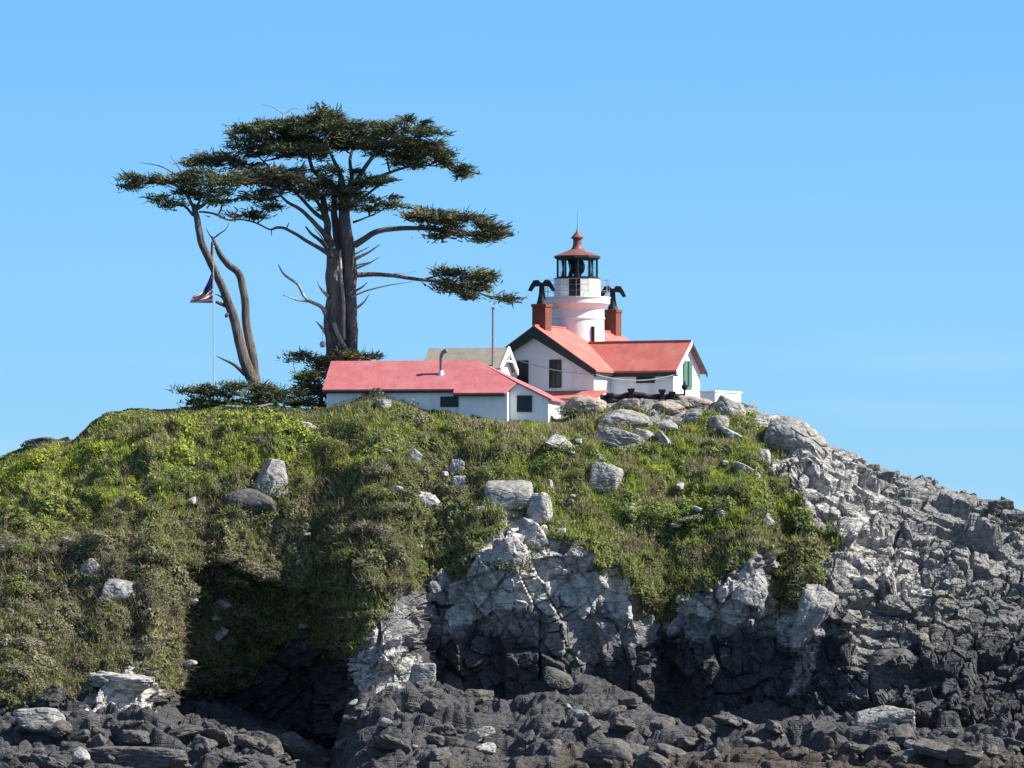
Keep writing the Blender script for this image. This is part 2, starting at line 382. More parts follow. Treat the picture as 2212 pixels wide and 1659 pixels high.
fade = np.interp(COLS, [-560, -160, 1160, 1560], [0, 1, 1, 0]); fade = fade * fade * (3 - 2 * fade)
Z = (Z + 3) * fade[None, :] - 3
X = (COLS[None, :] - 512) * S(Y)
P = np.stack([X, Y, Z], -1)
PXg = np.broadcast_to(COLS[None, :], Y.shape)
ROWg = HROW - (Z - CAMZ) / S(Y)

VEG_POLY = [(-900, 705), (0, 700), (74, 692), (120, 672), (150, 668), (165, 690), (200, 700), (235, 694), (268, 660), (300, 640), (330, 656), (352, 648), (372, 622), (398, 600), (430, 590), (463, 572), (478, 548), (503, 530), (512, 505),
            (545, 505), (550, 540), (572, 546), (582, 545), (590, 585), (600, 575), (612, 568), (632, 582), (645, 618), (668, 625), (680, 600), (700, 592), (722, 580), (745, 568), (764, 548), (778, 566), (767, 600), (780, 612), (806, 608), (828, 592), (815, 562), (847, 551),
            (819, 523), (787, 500), (759, 480), (770, 466), (782, 456), (775, 440), (759, 430), (745, 415), (715, 418), (690, 428), (650, 424), (640, 412), (600, 412), (592, 404), (600, 395), (600, 100), (-900, 100)]
def softmask(poly, jit, n=6, seed=0):
    p = P.reshape(-1, 3); x, r = PXg.ravel(), ROWg.ravel(); out = 0
    nx, ny = fbm(p * 0.8, 4, 60 + seed) * jit, fbm(p * 0.8 + 40, 4, 70 + seed) * jit
    g = np.random.default_rng(seed + 5)
    for k in range(n):
        a, b = g.normal(0, 2.0, 2) if k else (0, 0)
        out = out + inpoly(x + nx + a, r + ny + b, poly)
    return (out / n).reshape(Y.shape)
veg = softmask(VEG_POLY, 10.0)
seg_i = np.concatenate([np.full(n, s) for s, n in enumerate(SEG)])[:, None]
veg = np.where(seg_i >= 4, (PXg < 585) * 1.0, veg) * (seg_i >= 1)
veg = np.where((seg_i == 6), veg * (Z > 6), veg)
pale = np.zeros(Y.shape)
for poly, j in [([(448, 600), (463, 548), (500, 520), (545, 505), (560, 545), (590, 535), (625, 560), (640, 600), (630, 622), (600, 612), (560, 608), (520, 612), (480, 622), (452, 630)], 10),
                ([(668, 596), (700, 598), (722, 580), (745, 566), (752, 610), (735, 630), (700, 618), (675, 615)], 8),
                ([(775, 620), (800, 608), (826, 606), (822, 650), (800, 690), (780, 700), (788, 660)], 6),
                ([(800, 500), (830, 480), (870, 500), (905, 540), (930, 600), (880, 600), (830, 575), (852, 551), (820, 523)], 12),
                ([(342, 636), (352, 606), (372, 600), (392, 640), (420, 676), (400, 700), (350, 690)], 8),
                ([(72, 700), (84, 688), (120, 668), (164, 690), (150, 706), (100, 712)], 5),
                ([(755, 410), (830, 430), (850, 465), (900, 500), (840, 520), (800, 490), (775, 470)], 8),
                ([(500, 500), (535, 470), (560, 500), (556, 540), (520, 560), (480, 590)], 6)]:
    pale = np.maximum(pale, softmask(poly, j, 4, 3))
pale = np.where((PXg < 425) & (PXg > 335), pale * 0.8, pale)
pale *= np.where(PXg > 775, 0.42, 0.58)
pale = np.where(seg_i >= 4, 0.2, pale)
dark = np.clip((ROWg - (596 + 36 * fbm(P.reshape(-1, 3) * 0.25, 3, 81).reshape(Y.shape))) / 55, 0, 1) * 0.82  # black shore crust, plus the shade of the lower cliff faces painted in
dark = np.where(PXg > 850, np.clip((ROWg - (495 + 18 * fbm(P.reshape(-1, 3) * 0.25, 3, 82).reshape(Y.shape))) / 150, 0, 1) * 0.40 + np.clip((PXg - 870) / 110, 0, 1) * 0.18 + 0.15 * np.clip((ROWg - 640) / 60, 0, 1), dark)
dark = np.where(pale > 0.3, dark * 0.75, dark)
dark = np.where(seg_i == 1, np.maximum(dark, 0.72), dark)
brown = np.clip((ROWg - 715) / 60, 0, 1) * 0.45 * (PXg > 335) + np.clip((ROWg - 744) / 26, 0, 1) * 0.3 * (PXg > 560)
ochre = softmask([(922, 610), (940, 585), (965, 588), (965, 630), (935, 660), (918, 640)], 14, 4, 9) * 0.33 + softmask([(768, 440), (790, 445), (800, 480), (775, 490), (752, 470)], 8, 4, 8) * 0.22

# relief: normals of the smooth body, then broken blocks in the rock and lumpy growth in the green
def grid_normals(P):
    a = np.gradient(P, axis=1); b = np.gradient(P, axis=0)
    n = np.cross(a, b); n /= np.linalg.norm(n, axis=-1, keepdims=True) + 1e-9
    return n
N0 = grid_normals(P)
N0 = np.where(seg_i[..., None] == 1, N0 * 0.25 + np.array([0, 0, 0.85]), N0)
N0 = np.where((N0[..., 2:3] < 0) & (N0[..., 1:2] > 0), -N0, N0)
p = P.reshape(-1, 3)
near = (PXg > -110) & (PXg < 1130); idx = np.where(near.ravel())[0]
rk = np.zeros(len(p)); q = p[idx]
wq = q + 0.35 * np.stack([fbm(q * 0.7, 3, 31), fbm(q * 0.7 + 9, 3, 32), fbm(q * 0.7 + 23, 3, 33)], 1)
dip = rotm(14, 32, 8)
big = facets(wq, (4.6, 4.0, 2.1), 101, 0.75, 1.1, 0.55, dip, 0.045)
mid = facets(wq, (3.2, 2.6, 1.15), 131, 0.42, 0.8, 0.42, dip, 0.035)
sml = facets(wq, (1.15, 1.0, 0.5), 161, 0.06, 0.16, 0.10, dip, 0.045)
# bare slope on the right: plates lying with the slope
ri = np.where(PXg.ravel()[idx] > 740)[0]; sl = rotm(-37, -20, 0); wr = q[ri] + 0.4 * (wq[ri] - q[ri])
slab = facets(wr, (4.6, 2.6, 1.6), 401, 0.7, 0.9, 0.75, sl, 0.03) + facets(wr, (2.0, 1.25, 0.8), 421, 0.26, 0.55, 0.42, sl, 0.035) + facets(wr, (0.8, 0.55, 0.4), 441, 0.06, 0.14, 0.08, sl, 0.05)
wr_ = np.clip((PXg.ravel()[idx][ri] - 765) / 40, 0, 1)
big[ri] = big[ri] * (1 - wr_) + slab * wr_; mid[ri] *= 1 - wr_; sml[ri] *= 1 - wr_
# the steep middle cliff is jointed upright instead
qv = q + 0.1 * (wq - q)
vj = facets(qv, (2.0, 2.4, 5.0), 191, 0.55, 0.8, 0.32, rotm(0, 8, 15), 0.03) + facets(qv, (1.0, 1.1, 1.5), 195, 0.22, 0.45, 0.18, rotm(0, 24, 40), 0.035)
wj = np.interp(PXg.ravel()[idx], [150, 330, 350, 400, 430, 800, 850], [0.6, 0.6, 0, 0, 1, 1, 0]) * np.clip((660 - np.abs(ROWg.ravel()[idx] - 640) * 4) / 330, 0, 1)
rk[idx] = big * (1 - 0.6 * wj) + (mid + sml) * (1 - wj) + vj * wj + 0.03 * fbm(q * 3, 3, 41)
# the shore: wide low slabs and blocks rather than steep teeth
shore = (seg_i == 1) & near & (Y > -80); si = np.where(shore.ravel())[0]; qs = p[si] * np.array([1, 1, 0.2])
ws = qs + 0.5 * np.stack([fbm(qs * 0.6, 3, 36), fbm(qs * 0.6 + 9, 3, 37), 0 * qs[:, 0]], 1)
flt = rotm(0, 0, 12)
rk[si] = facets(ws, (8.0, 4.5, 4), 301, 0.8, 1.2, 0.5, flt, 0.05) + facets(ws, (3.6, 1.8, 2), 331, 0.38, 0.7, 0.45, flt, 0.05) + facets(ws, (0.95, 1.1, 1), 361, 0.10, 0.24, 0.18, flt, 0.06) + 0.04 * fbm(qs * 3, 3, 41)
rk = rk.reshape(Y.shape)
lump = np.zeros(len(p)); lump[idx] = 0.75 * fbm(q * 0.24, 2, 50) + 0.75 * np.abs(fbm(q * 0.42, 3, 51)) + 0.6 * np.abs(fbm(q * 1.1, 3, 52)) + 0.10 * fbm(q * 2.6, 2, 53)
lump = lump.reshape(Y.shape)
ramp01 = lambda v, a, b: np.clip((v - a) / (b - a), 0, 1)
amp = np.ones(Y.shape)
amp = np.where(seg_i == 1, ramp01(Y, -80, -66) * np.interp(Y, [-60, -42], [0.75, 1.0]), amp)                  # foreshore
amp = np.where(seg_i == 2, 1.0, amp)
amp = np.where(seg_i == 3, np.where(PXg > 770, 1.0, 0.8), amp)
amp = np.where(seg_i >= 4, 0.25 * (PXg > 748), amp)
amp = np.where(seg_i == 0, 0.0, amp)
crest_soft = np.where(seg_i == 3, np.clip((ROWg - crest[None, :]) / 26, 0.12, 1), 1.0)
rk2 = rk.copy()
for ax_ in (0, 1): rk2 = np.where(seg_i == 1, 0.6 * rk2 + 0.2 * (np.roll(rk2, 1, ax_) + np.roll(rk2, -1, ax_)), rk2)
rkd = rk2 * amp * np.where(seg_i == 3, np.clip((ROWg - crest[None, :]) / 30, np.interp(PXg, [780, 850], [0.35, 0.75]), 1), 1)
vgd = (lump - 0.35) * np.where(seg_i >= 4, 0.2, 0.9) * crest_soft
vs = veg
disp = rkd * (1 - vs) + vgd * vs
# gentle dome of bare rock on the right skyline
P2 = P + N0 * disp[..., None]
N2 = -grid_normals(P2); N2 = np.where((N2 * N0).sum(-1, keepdims=True) < 0, -N2, N2)
V = P2.reshape(-1, 3)
ii = np.arange(nR * nC).reshape(nR, nC)
F = np.stack([ii[:-1, :-1], ii[:-1, 1:], ii[1:, 1:], ii[1:, :-1]], -1).reshape(-1, 4)
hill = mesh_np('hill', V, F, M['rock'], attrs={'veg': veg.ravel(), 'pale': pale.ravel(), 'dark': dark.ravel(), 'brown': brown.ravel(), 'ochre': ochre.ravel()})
tag(hill, 'rocky headland of grey broken rock with green scrub on its upper slopes', kind='structure')

# sea round the headland, out to the horizon
wm, N, L, b = new_mat('sea_water')
b.inputs['Base Color'].default_value = (0.015, 0.05, 0.07, 1); b.inputs['Roughness'].default_value = 0.12
bump(N, L, b, noise_n(N, L, 0.6, 5, 0.6), 0.4, 0.15)
sea = MB(); sea.v = [(-30000, -30000, 0), (30000, -30000, 0), (30000, 30000, 0), (-30000, 30000, 0)]; sea.f = [(0, 1, 2, 3)]
tag(sea.build('water', wm), kind='structure')

# nearest surface seen along each line of sight, for setting things down on the ground
vis = {}
Vp = 512 + V[:, 0] / S(V[:, 1]); Vr = HROW - (V[:, 2] - CAMZ) / S(V[:, 1])
ok = (Vp > -60) & (Vp < 1084) & (Vr > 300) & (Vr < 800)
gi, gj = ((Vr[ok] - 300) / 3).astype(int), ((Vp[ok] + 60) / 3).astype(int)
hit = np.full((168, 382), 1e9); src = np.full((168, 382), -1)
order = np.argsort(-V[ok, 1]); oi = np.where(ok)[0][order]
src[gi[order], gj[order]] = oi
def ground(px, row):
    """point of the headland's surface seen at this picture position"""
    i, j = int((row - 300) / 3), int((px + 60) / 3)
    for r in range(0, 9):
        w = src[max(0, i - r):i + r + 1, max(0, j - r):j + r + 1]; w = w[w >= 0]
        if len(w): return Vector(V[w[np.argmin(V[w, 1])]])
    return at(px, row, -5)

# ------------------------------------------------------------------ low scrub: leaves and twigs over the green slopes
def leaf_quads(Pc, Nn, size, tone, rg, up=0.6, asp=0.55):
    n = len(Pc)
    nn = Nn * up + rg.normal(0, 0.55, (n, 3)); nn /= np.linalg.norm(nn, axis=1, keepdims=True)
    t = np.cross(nn, rg.normal(0, 1, (n, 3))); t /= np.linalg.norm(t, axis=1, keepdims=True) + 1e-9
    bt = np.cross(nn, t); a = (t * size[:, None] * 0.5); b = bt * size[:, None] * 0.5 * asp
    Vq = np.stack([Pc - a, Pc - b, Pc + a, Pc + b], 1).reshape(-1, 3)
    Fq = np.arange(n * 4).reshape(n, 4)
    return Vq, Fq, np.repeat(tone, 4, axis=0)
def pick(nwant, dens):
    A = P2[:-1, :-1]; Bq = P2[:-1, 1:]; C = P2[1:, :-1]; Dq = P2[1:, 1:]
    area = np.linalg.norm(np.cross(Bq - A, C - A), axis=-1) * dens[:-1, :-1]
    c = np.cumsum(area.ravel()); k = np.searchsorted(c, rng.random(nwant) * c[-1])
    u, v = rng.random((2, nwant, 1))
    f = lambda T: T.reshape(-1, 3)[k]
    pos = f(A) * (1 - u) * (1 - v) + f(Bq) * u * (1 - v) + f(C) * (1 - u) * v + f(Dq) * u * v
    global nr2
    nr2 = f(np.ascontiguousarray(N2[:-1, :-1]))
    return pos, f(np.ascontiguousarray(N0[:-1, :-1])), PXg[:-1, :-1].ravel()[k], ROWg[:-1, :-1].ravel()[k]
def blob(px, row, cx, cy, rx, ry): return np.exp(-(((px - cx) / rx) ** 2 + ((row - cy) / ry) ** 2))
YG, GR, OL, GB, DK, TN, RD = [np.array(c) for c in ((0.42, 0.48, 0.075), (0.21, 0.27, 0.07), (0.20, 0.22, 0.08), (0.25, 0.235, 0.16), (0.045, 0.06, 0.036), (0.36, 0.32, 0.17), (0.26, 0.19, 0.12))]
def species(pos, px, row):
    n = len(pos)
    f1 = fbm(pos * 0.33, 4, 201); f2 = fbm(pos * 0.9 + 5, 3, 202); f3 = fbm(pos * 0.22 + 50, 3, 203)
    w = np.zeros((n, 7))
    up_left = blob(px, row, 90, 480, 190, 55) + blob(px, row, 250, 445, 110, 24) + blob(px, row, 20, 500, 70, 40)
    w[:, 0] = np.clip(up_left * 2.0 + f1 * 1.1 - 0.15, 0, 2) * (up_left > 0.12)
    w[:, 1] = np.clip(0.35 + f2 * 0.6 + 1.6 * blob(px, row, 690, 480, 120, 50) + 0.9 * blob(px, row, 600, 510, 100, 50) + 0.7 * blob(px, row, 260, 480, 100, 40) + 0.5 * blob(px, row, 475, 415, 50, 10), 0, 3)
    w[:, 2] = 0.85 + 0.9 * blob(px, row, 420, 560, 170, 60)
    w[:, 3] = np.clip(0.25 + f3 * 1.2 + 1.1 * blob(px, row, 300, 520, 150, 45) + 2.2 * blob(px, row, 60, 610, 150, 80) + 0.7 * blob(px, row, 370, 425, 70, 22), 0, 3)
    w[:, 4] = np.clip(0.12 + f2 * 0.8 + 1.3 * blob(px, row, 725, 535, 90, 28) + 1.0 * blob(px, row, 250, 590, 90, 40) + 0.5 * blob(px, row, 470, 560, 60, 30), 0, 3)
    w[:, 5] = np.clip(0.5 * f1 + 1.3 * blob(px, row, 520, 435, 60, 18) + 0.5 * blob(px, row, 590, 420, 40, 15) + 1.3 * blob(px, row, 60, 630, 130, 60) - 0.15, 0, 3)
    w[:, 6] = np.clip(1.3 * blob(px, row, 225, 545, 80, 16) + 0.8 * blob(px, row, 60, 560, 80, 40) + 0.5 * blob(px, row, 500, 450, 40, 14) + 0.3 * f2 - 0.1, 0, 2)
    w = w ** 1.6; w /= w.sum(1, keepdims=True)
    k = (np.cumsum(w, 1) < rng.random((n, 1))).sum(1).clip(0, 6)
    return k
def scatter(name, nwant, dens, hmax, size, label):
    pos, nr, px, row = pick(nwant, dens)
    ks = species(pos, px, row); pal = np.stack([YG, GR, OL, GB, DK, TN, RD])
    tone = pal[ks] * (0.72 + 0.56 * rng.random((len(pos), 1)))
    tone = 0.75 * tone + 0.25 * (pal[species(pos, px, row)])
    hh = np.clip(0.5 + 0.9 * fbm(pos * 1.25, 3, 210), 0.08, 1.4) * hmax
    top = np.interp(px, COLS, crest); hh = hh * np.where(px > 425, np.clip((row - top) / 22, 0.22, 1), np.where(px > 310, 0.8, np.clip((row - top) / 20, 0.22, 1)))
    rnd = rng.random(len(pos)) ** 0.6
    pos = pos + nr * (hh * rnd)[:, None] + np.array([0, 0, 1.0]) * (hh * rnd * 0.4)[:, None]
    sz = size * (0.55 + 0.9 * rng.random(len(pos)) ** 2) * np.clip(1.05 + 0.9 * fbm(pos * 0.4 + 11, 3, 240), 0.6, 2.0)
    Vq, Fq, T = leaf_quads(pos, nr2 * 1.0 + np.array([0, 0, 0.25]), sz, tone, rng, 1.15)
    o = mesh_np(name, Vq, Fq, M['leaf'], cols=T); tag(o, label, kind='stuff'); return o
front = (Y < 6) & (PXg > -100) & (PXg < 1124)
scrub_d = veg * front * (1 - 0.85 * (fbm(p * 0.45, 4, 220).reshape(Y.shape) > 0.42))
scatter('shrubbery', 420000, scrub_d, 0.42, 0.18, 'low green and brown scrub matted over the slopes of the headland')
grass_d = veg * front * (ROWg - crest[None, :] > 7) * (0.06 + blob(PXg, ROWg, 690, 480, 130, 55) + 0.7 * blob(PXg, ROWg, 480, 420, 90, 18) + 0.4 * blob(PXg, ROWg, 150, 470, 160, 40))
def grass(name, nwant, dens, label):
    pos, nr, px, row = pick(nwant, dens)
    f = fbm(pos * 0.7, 3, 230)[:, None]
    tone = np.where(f > 0.25, TN, np.where(f > -0.1, GR * 1.15, YG * 0.9)) * (0.7 + 0.6 * rng.random((len(pos), 1)))
    n = len(pos); up = nr * 0.35 + np.array([0, 0, 0.9]) + rng.normal(0, 0.33, (n, 3)); up /= np.linalg.norm(up, axis=1, keepdims=True)
    L_ = (0.22 + 0.35 * rng.random(n))[:, None]; w = np.cross(up, rng.normal(0, 1, (n, 3))); w /= np.linalg.norm(w, axis=1, keepdims=True); w *= 0.035
    base = pos - nr * 0.03
    Vq = np.stack([base - w, base + w, base + up * L_ + w * 0.3, base + up * L_ - w * 0.3], 1).reshape(-1, 3)
    o = mesh_np(name, Vq, np.arange(n * 4).reshape(n, 4), M['leaf'], cols=np.repeat(tone, 4, 0)); tag(o, label, kind='stuff')
stem_d = veg * front * (ROWg - crest[None, :] > 9) * (0.5 + blob(PXg, ROWg, 60, 600, 150, 80) + blob(PXg, ROWg, 320, 520, 150, 50))
def stems(name, n, dens, label):
    pos, nr, px, row = pick(n, dens)
    up = nr2 * 0.6 + np.array([0.1, -0.1, 0.35]) + rng.normal(0, 0.6, (n, 3)); up /= np.linalg.norm(up, axis=1, keepdims=True)
    L_ = (0.3 + 0.6 * rng.random(n) ** 2)[:, None]; w = np.cross(up, rng.normal(0, 1, (n, 3))); w /= np.linalg.norm(w, axis=1, keepdims=True); w *= 0.022
    tone = np.array([[0.27, 0.23, 0.18], [0.16, 0.12, 0.09], [0.30, 0.20, 0.12]])[rng.integers(0, 3, n)] * (0.6 + 0.7 * rng.random((n, 1)))
    base = pos + nr * 0.18
    Vq = np.stack([base - w, base + w, base + up * L_ + w * 0.4, base + up * L_ - w * 0.4], 1).reshape(-1, 3)
    tag(mesh_np(name, Vq, np.arange(n * 4).reshape(n, 4), M['leaf'], cols=np.repeat(tone, 4, 0)), label, kind='stuff')
stems('dead_stems', 20000, stem_d, 'dead grey and rusty stems sticking out of the scrub')
grass('grass', 90000, grass_d, 'short bright grass on the headland between the boulders and below the shed')

# ------------------------------------------------------------------ boulders, one by one
def ico(sub):
    bm = bmesh.new(); bmesh.ops.create_icosphere(bm, subdivisions=sub, radius=1.0)
    v = np.array([x.co[:] for x in bm.verts]); f = np.array([[x.index for x in g.verts] for g in bm.faces]); bm.free(); return v, f
ICO = {k: ico(k) for k in (4, 5, 6)}
def rock_shape(seed, sub=5, nplane=13, sharp=16, rough=0.05, planes=None):
    g = np.random.default_rng(seed); v, f = ICO[sub]
    n = g.normal(0, 1, (nplane, 3)); n /= np.linalg.norm(n, axis=1, keepdims=True)
    n = np.vstack([n, np.eye(3), -np.eye(3)]); d = np.concatenate([g.uniform(0.74, 1.0, nplane), np.full(6, 0.98)])
    if planes is not None: n = np.array([q[:3] for q in planes], float); n /= np.linalg.norm(n, axis=1, keepdims=True); d = np.array([q[3] for q in planes])
    dots = np.clip(v @ n.T / d, 0, None); r = (dots ** sharp).sum(1) ** (-1.0 / sharp)
    o = v * r[:, None]; o += v * (rough * (fbm(o * 1.8 + seed, 3, seed) + 0.5 * facets(o + seed * 3.7, (0.5, 0.5, 0.35), seed + 3, 1.0, 1.0, 0.8, None, 0.08)))[:, None]
    ext = (o.max(0) - o.min(0)) / 2; o = (o - (o.max(0) + o.min(0)) / 2) / ext
    return o, f
def boulder(name, label, cx, cy, w, h, seed, mat='boulder', depth=0.8, taper=0.0, roll=0.0, sink=0.0, y=None, sub=5, sharp=16, npl=13, rough=0.05, planes=None, cat='boulder'):
    """cx, cy, w, h measured on the survey picture (2212 wide)"""
    c = ground(D(cx), D(cy)) if y is None else at(D(cx), D(cy), y)
    s = S(c.y); hw, hh = D(w) * s / 2, D(h) * s / 2
    o, f = rock_shape(seed, sub, npl, sharp, rough, planes)
    o = o * np.array([hw, hw * depth, hh]) * np.where(np.arange(3) < 2, 1 - taper * (o[:, 2:3] + 1) / 2, 1)
    a = R(roll); cr, sr = math.cos(a), math.sin(a)
    o = np.stack([o[:, 0] * cr + o[:, 2] * sr, o[:, 1], -o[:, 0] * sr + o[:, 2] * cr], 1)
    ob = mesh_np(name, o, f, M[mat], smooth=False)
    ob.location = at(D(cx), D(cy), c.y + hw * depth * 0.25 + sink)
    if cy < 1250 and 'dome' not in label: BASES.append((ob.location.copy(), hw, hw * depth, hh))
    tag(ob, label, cat)
    return ob
B = boulder
BASES = []
B('boulder', 'tall wedge of grey rock with a white top, standing on a rounded boulder', 585, 1034, 88, 88, 1, sink=-0.7, sub=6, sharp=34, rough=0.05, planes=[(-0.80, -0.2, 0.55, 0.50), (0.98, -0.1, 0.22, 0.72), (0.25, -0.75, 0.6, 0.60), (0.1, 0, 1, 0.92), (0, 0, -1, 0.85), (-1, 0, 0, 1.0), (0, 1, 0, 0.9), (-0.3, -0.95, 0.2, 0.62), (0.6, -0.8, -0.1, 0.7)])
B('boulder', 'rounded grey boulder in scrub under the tall white topped wedge', 540, 1092, 118, 74, 2, mat='boulder_dark', sharp=9, sub=6)
B('boulder', 'square white block on the grassy bank against the shed wall', 829, 877, 32, 28, 3, mat='boulder_pale', sharp=30, npl=4)
B('boulder', 'low pale rock in scrub beneath the left end of the shed', 663, 923, 52, 22, 4, mat='boulder_pale', roll=18)
B('boulder', 'small slanting pale rock, first up the slope from the stacked stones', 889, 991, 58, 34, 5, mat='boulder_pale', roll=-28, npl=6, taper=0.4)
B('boulder', 'small pale stone sitting on top of the narrow upright stone', 986, 1014, 36, 44, 6, mat='boulder_pale', rough=0.12)
B('boulder', 'narrow upright pale stone below a smaller stone in scrub', 992, 1053, 34, 52, 7, mat='boulder_pale', sharp=10)
B('boulder', 'blocky pale rock with rough white top left of the big round boulder', 920, 1085, 62, 48, 8, mat='boulder_pale', rough=0.12)
B('boulder', 'big smooth round grey boulder in the middle of the green slope', 1099, 1077, 108, 82, 9, sharp=9, sub=6, rough=0.03)
B('boulder', 'pale leaning boulder touching the right side of the big round one', 1166, 1108, 58, 92, 10, mat='boulder_pale', sharp=10, roll=10, sub=6)
B('boulder', 'rough white boulder just above the white cliff edge', 1150, 1163, 76, 70, 11, mat='boulder_pale', roll=25, sub=6, rough=0.08)
B('boulder', 'jagged white boulder at the very lip of the cliff', 1105, 1196, 80, 76, 12, mat='boulder_pale', roll=-10, sub=6, rough=0.10)
B('boulder', 'flat white rock in tan grass downhill of the lit shed end', 1212, 957, 84, 32, 13, mat='boulder_pale', roll=16, npl=7, taper=0.55, sharp=24)
B('boulder', 'thick pale slab lying on top of another slab, right of the shed', 1347, 909, 116, 50, 14, mat='boulder', sharp=22, sub=6, roll=3, sink=-0.8)
B('boulder', 'long tilted pale slab underneath the thick slab', 1343, 955, 128, 50, 15, mat='boulder', sharp=18, sub=6, roll=17, sink=-0.2)
B('boulder', 'short dark sided rock wedged at the right end of the two slabs', 1392, 943, 48, 30, 16, mat='boulder', roll=12)
B('boulder', 'small pale pointed stone above the split pale boulder', 1291, 991, 38, 26, 17, mat='boulder_pale', roll=25)
B('boulder', 'pale split boulder on the grass below the two slabs', 1308, 1033, 62, 66, 18, mat='boulder', npl=8, sub=6, roll=12, taper=-0.3)
B('boulder', 'thin white sliver of rock slanting right of the two slabs', 1439, 955, 62, 20, 19, mat='boulder_pale', roll=42)
B('boulder', 'squarish grey boulder in the row under the wing, second from its right', 1499, 916, 62, 52, 20, sharp=14)
B('boulder', 'light grey boulder at the right end of the row under the wing', 1551, 921, 48, 48, 21, mat='boulder', sharp=11)
B('boulder', 'grey boulder at the left of the row under the wing', 1438, 922, 54, 34, 22)
B('boulder', 'tan rock directly below the dark timber barrier', 1352, 878, 60, 34, 23, mat='boulder_tan')
B('boulder', 'tan flat rock below the squarish end of the wing', 1440, 880, 80, 28, 24, mat='boulder_tan', roll=6)
B('boulder', 'large brown grey mound of rock beside the lit end of the shed', 1262, 876, 104, 44, 25, mat='boulder_tan', sharp=9, sub=6, sink=-0.4)
B('boulder', 'long brown rock between the marker post and the white tank', 1510, 874, 96, 34, 26, mat='boulder_tan', roll=8)
B('boulder', 'grey rock tilted beneath the low white tank', 1580, 892, 90, 56, 27, roll=24)
B('boulder', 'broad grey dome of rock on the right skyline', 1722, 955, 146, 92, 28, mat='boulder', sharp=12, npl=16, sub=6, roll=26, rough=0.07, sink=0.9)
B('boulder', 'pale rock streak slanting down the grass edge right of the row', 1586, 945, 84, 26, 29, mat='boulder_pale', roll=32)
B('boulder', 'orange tinted stone alone in the grass near the bare rock', 1557, 990, 24, 26, 30, mat='boulder_tan')
B('boulder', 'pale stone with a flat top just above the orange tinted soil', 1612, 1020, 66, 26, 31, mat='boulder_pale', roll=26)
B('boulder', 'upright pale stone at the edge of the bare rock face', 1648, 992, 34, 44, 32, mat='boulder_pale')
B('boulder', 'small white stone touching the upright one on the rock edge', 1662, 1014, 30, 28, 33, mat='boulder_pale', sharp=22)
B('boulder', 'pale knob of rock poking from dark scrub low on the right', 1559, 1110, 28, 36, 34, mat='boulder_pale', sharp=9)
B('boulder', 'pale rock half buried in dark scrub near the bare rock face', 1655, 1128, 38, 40, 35, mat='boulder_pale')
B('boulder', 'tiny pale stone beside the rough white boulder', 1211, 1151, 24, 22, 36, mat='boulder_pale', sub=4)
B('boulder', 'thin white stone standing in grass up right of the big round boulder', 1189, 1051, 12, 32, 37, mat='boulder_pale', sub=4)
B('boulder', 'small white stone in scrub left of the blocky pale rock', 858, 1060, 34, 22, 38, mat='boulder_pale', sub=4)
B('boulder', 'small round pale stone at the foot of the big round boulder', 1035, 1104, 24, 22, 39, mat='boulder_pale', sub=4)
B('boulder', 'pale pointed rock in the brown scrub at far left', 198, 1232, 60, 46, 40, mat='boulder', roll=35, npl=7, taper=0.4)
B('boulder', 'grey weathered block in brown scrub right of the pale pointed rock', 262, 1282, 84, 60, 41, mat='boulder', roll=10, npl=8)
B('boulder', 'small round white stone high in the brown scrub at far left', 288, 1218, 18, 18, 42, mat='boulder_pale', sub=4)
B('boulder', 'pale oblong rock at the top of the shadowed hollow', 485, 1304, 44, 22, 43, mat='boulder_pale', roll=22, sub=4)
B('boulder', 'pale slanted rock in the middle of the shadowed hollow', 477, 1368, 34, 22, 44, mat='boulder_pale', roll=-45, sub=4)
B('boulder', 'pale flat stone at the bottom of the shadowed hollow', 406, 1436, 42, 18, 45, mat='boulder_pale', roll=-15, sub=4)
B('boulder', 'small pale stone at the left end of three in the hollow', 418, 1298, 22, 18, 46, mat='boulder_pale', sub=4)
B('boulder', 'long white crusted ledge of rock at the lower left', 262, 1474, 160, 44, 47, mat='boulder_pale', roll=4, sub=6, rough=0.13, npl=18)
B('boulder', 'big pale grey boulder on the shore at the far left', 92, 1557, 120, 58, 48, mat='boulder', sharp=10, sub=6)
B('boulder', 'dark smooth slab on the shore left of the hollow\'s mouth', 300, 1640, 230, 60, 49, mat='boulder_dark', sharp=12, sub=6, roll=4)
B('boulder', 'long leaning slab at the mouth of the shadowed hollow', 660, 1628, 150, 50, 50, mat='boulder_dark', roll=36, sub=6, sharp=20)
B('boulder', 'pillar of pale rock beside the white crusted buttress', 912, 1462, 60, 60, 51, mat='boulder', npl=6, sub=5)
B('boulder', 'smooth dark boulder leaning right of the pale pillar', 985, 1484, 90, 54, 52, mat='boulder_dark', roll=26, sharp=11)
B('boulder', 'hump of dark rock with a white rim in front of the cave like shade', 1207, 1468, 76, 44, 53, mat='boulder_dark', roll=16, sharp=10)
B('boulder', 'dark round boulder on the shore at bottom centre', 1312, 1632, 110, 76, 54, mat='boulder_dark', sharp=8, sub=6)
B('boulder', 'rounded grey boss of rock at the cliff foot on the right', 1935, 1455, 130, 110, 55, mat='boulder_dark', sharp=9, sub=6)
B('boulder', 'big angular grey boulder undercut at the cliff foot on the right', 1912, 1560, 132, 74, 56, mat='boulder', npl=7, sharp=24, sub=6)
B('boulder', 'square dark block on the right skyline', 2163, 1100, 58, 38, 57, mat='boulder_dark', npl=4, sharp=26)
B('boulder', 'low dark stone at the right edge of the skyline', 2197, 1122, 48, 28, 58, mat='boulder_dark')
B('boulder', 'tapering pale rib of rock hanging down the right cliff', 1752, 1335, 46, 150, 59, mat='boulder', roll=22, npl=10, sub=6, taper=-0.9, rough=0.09)
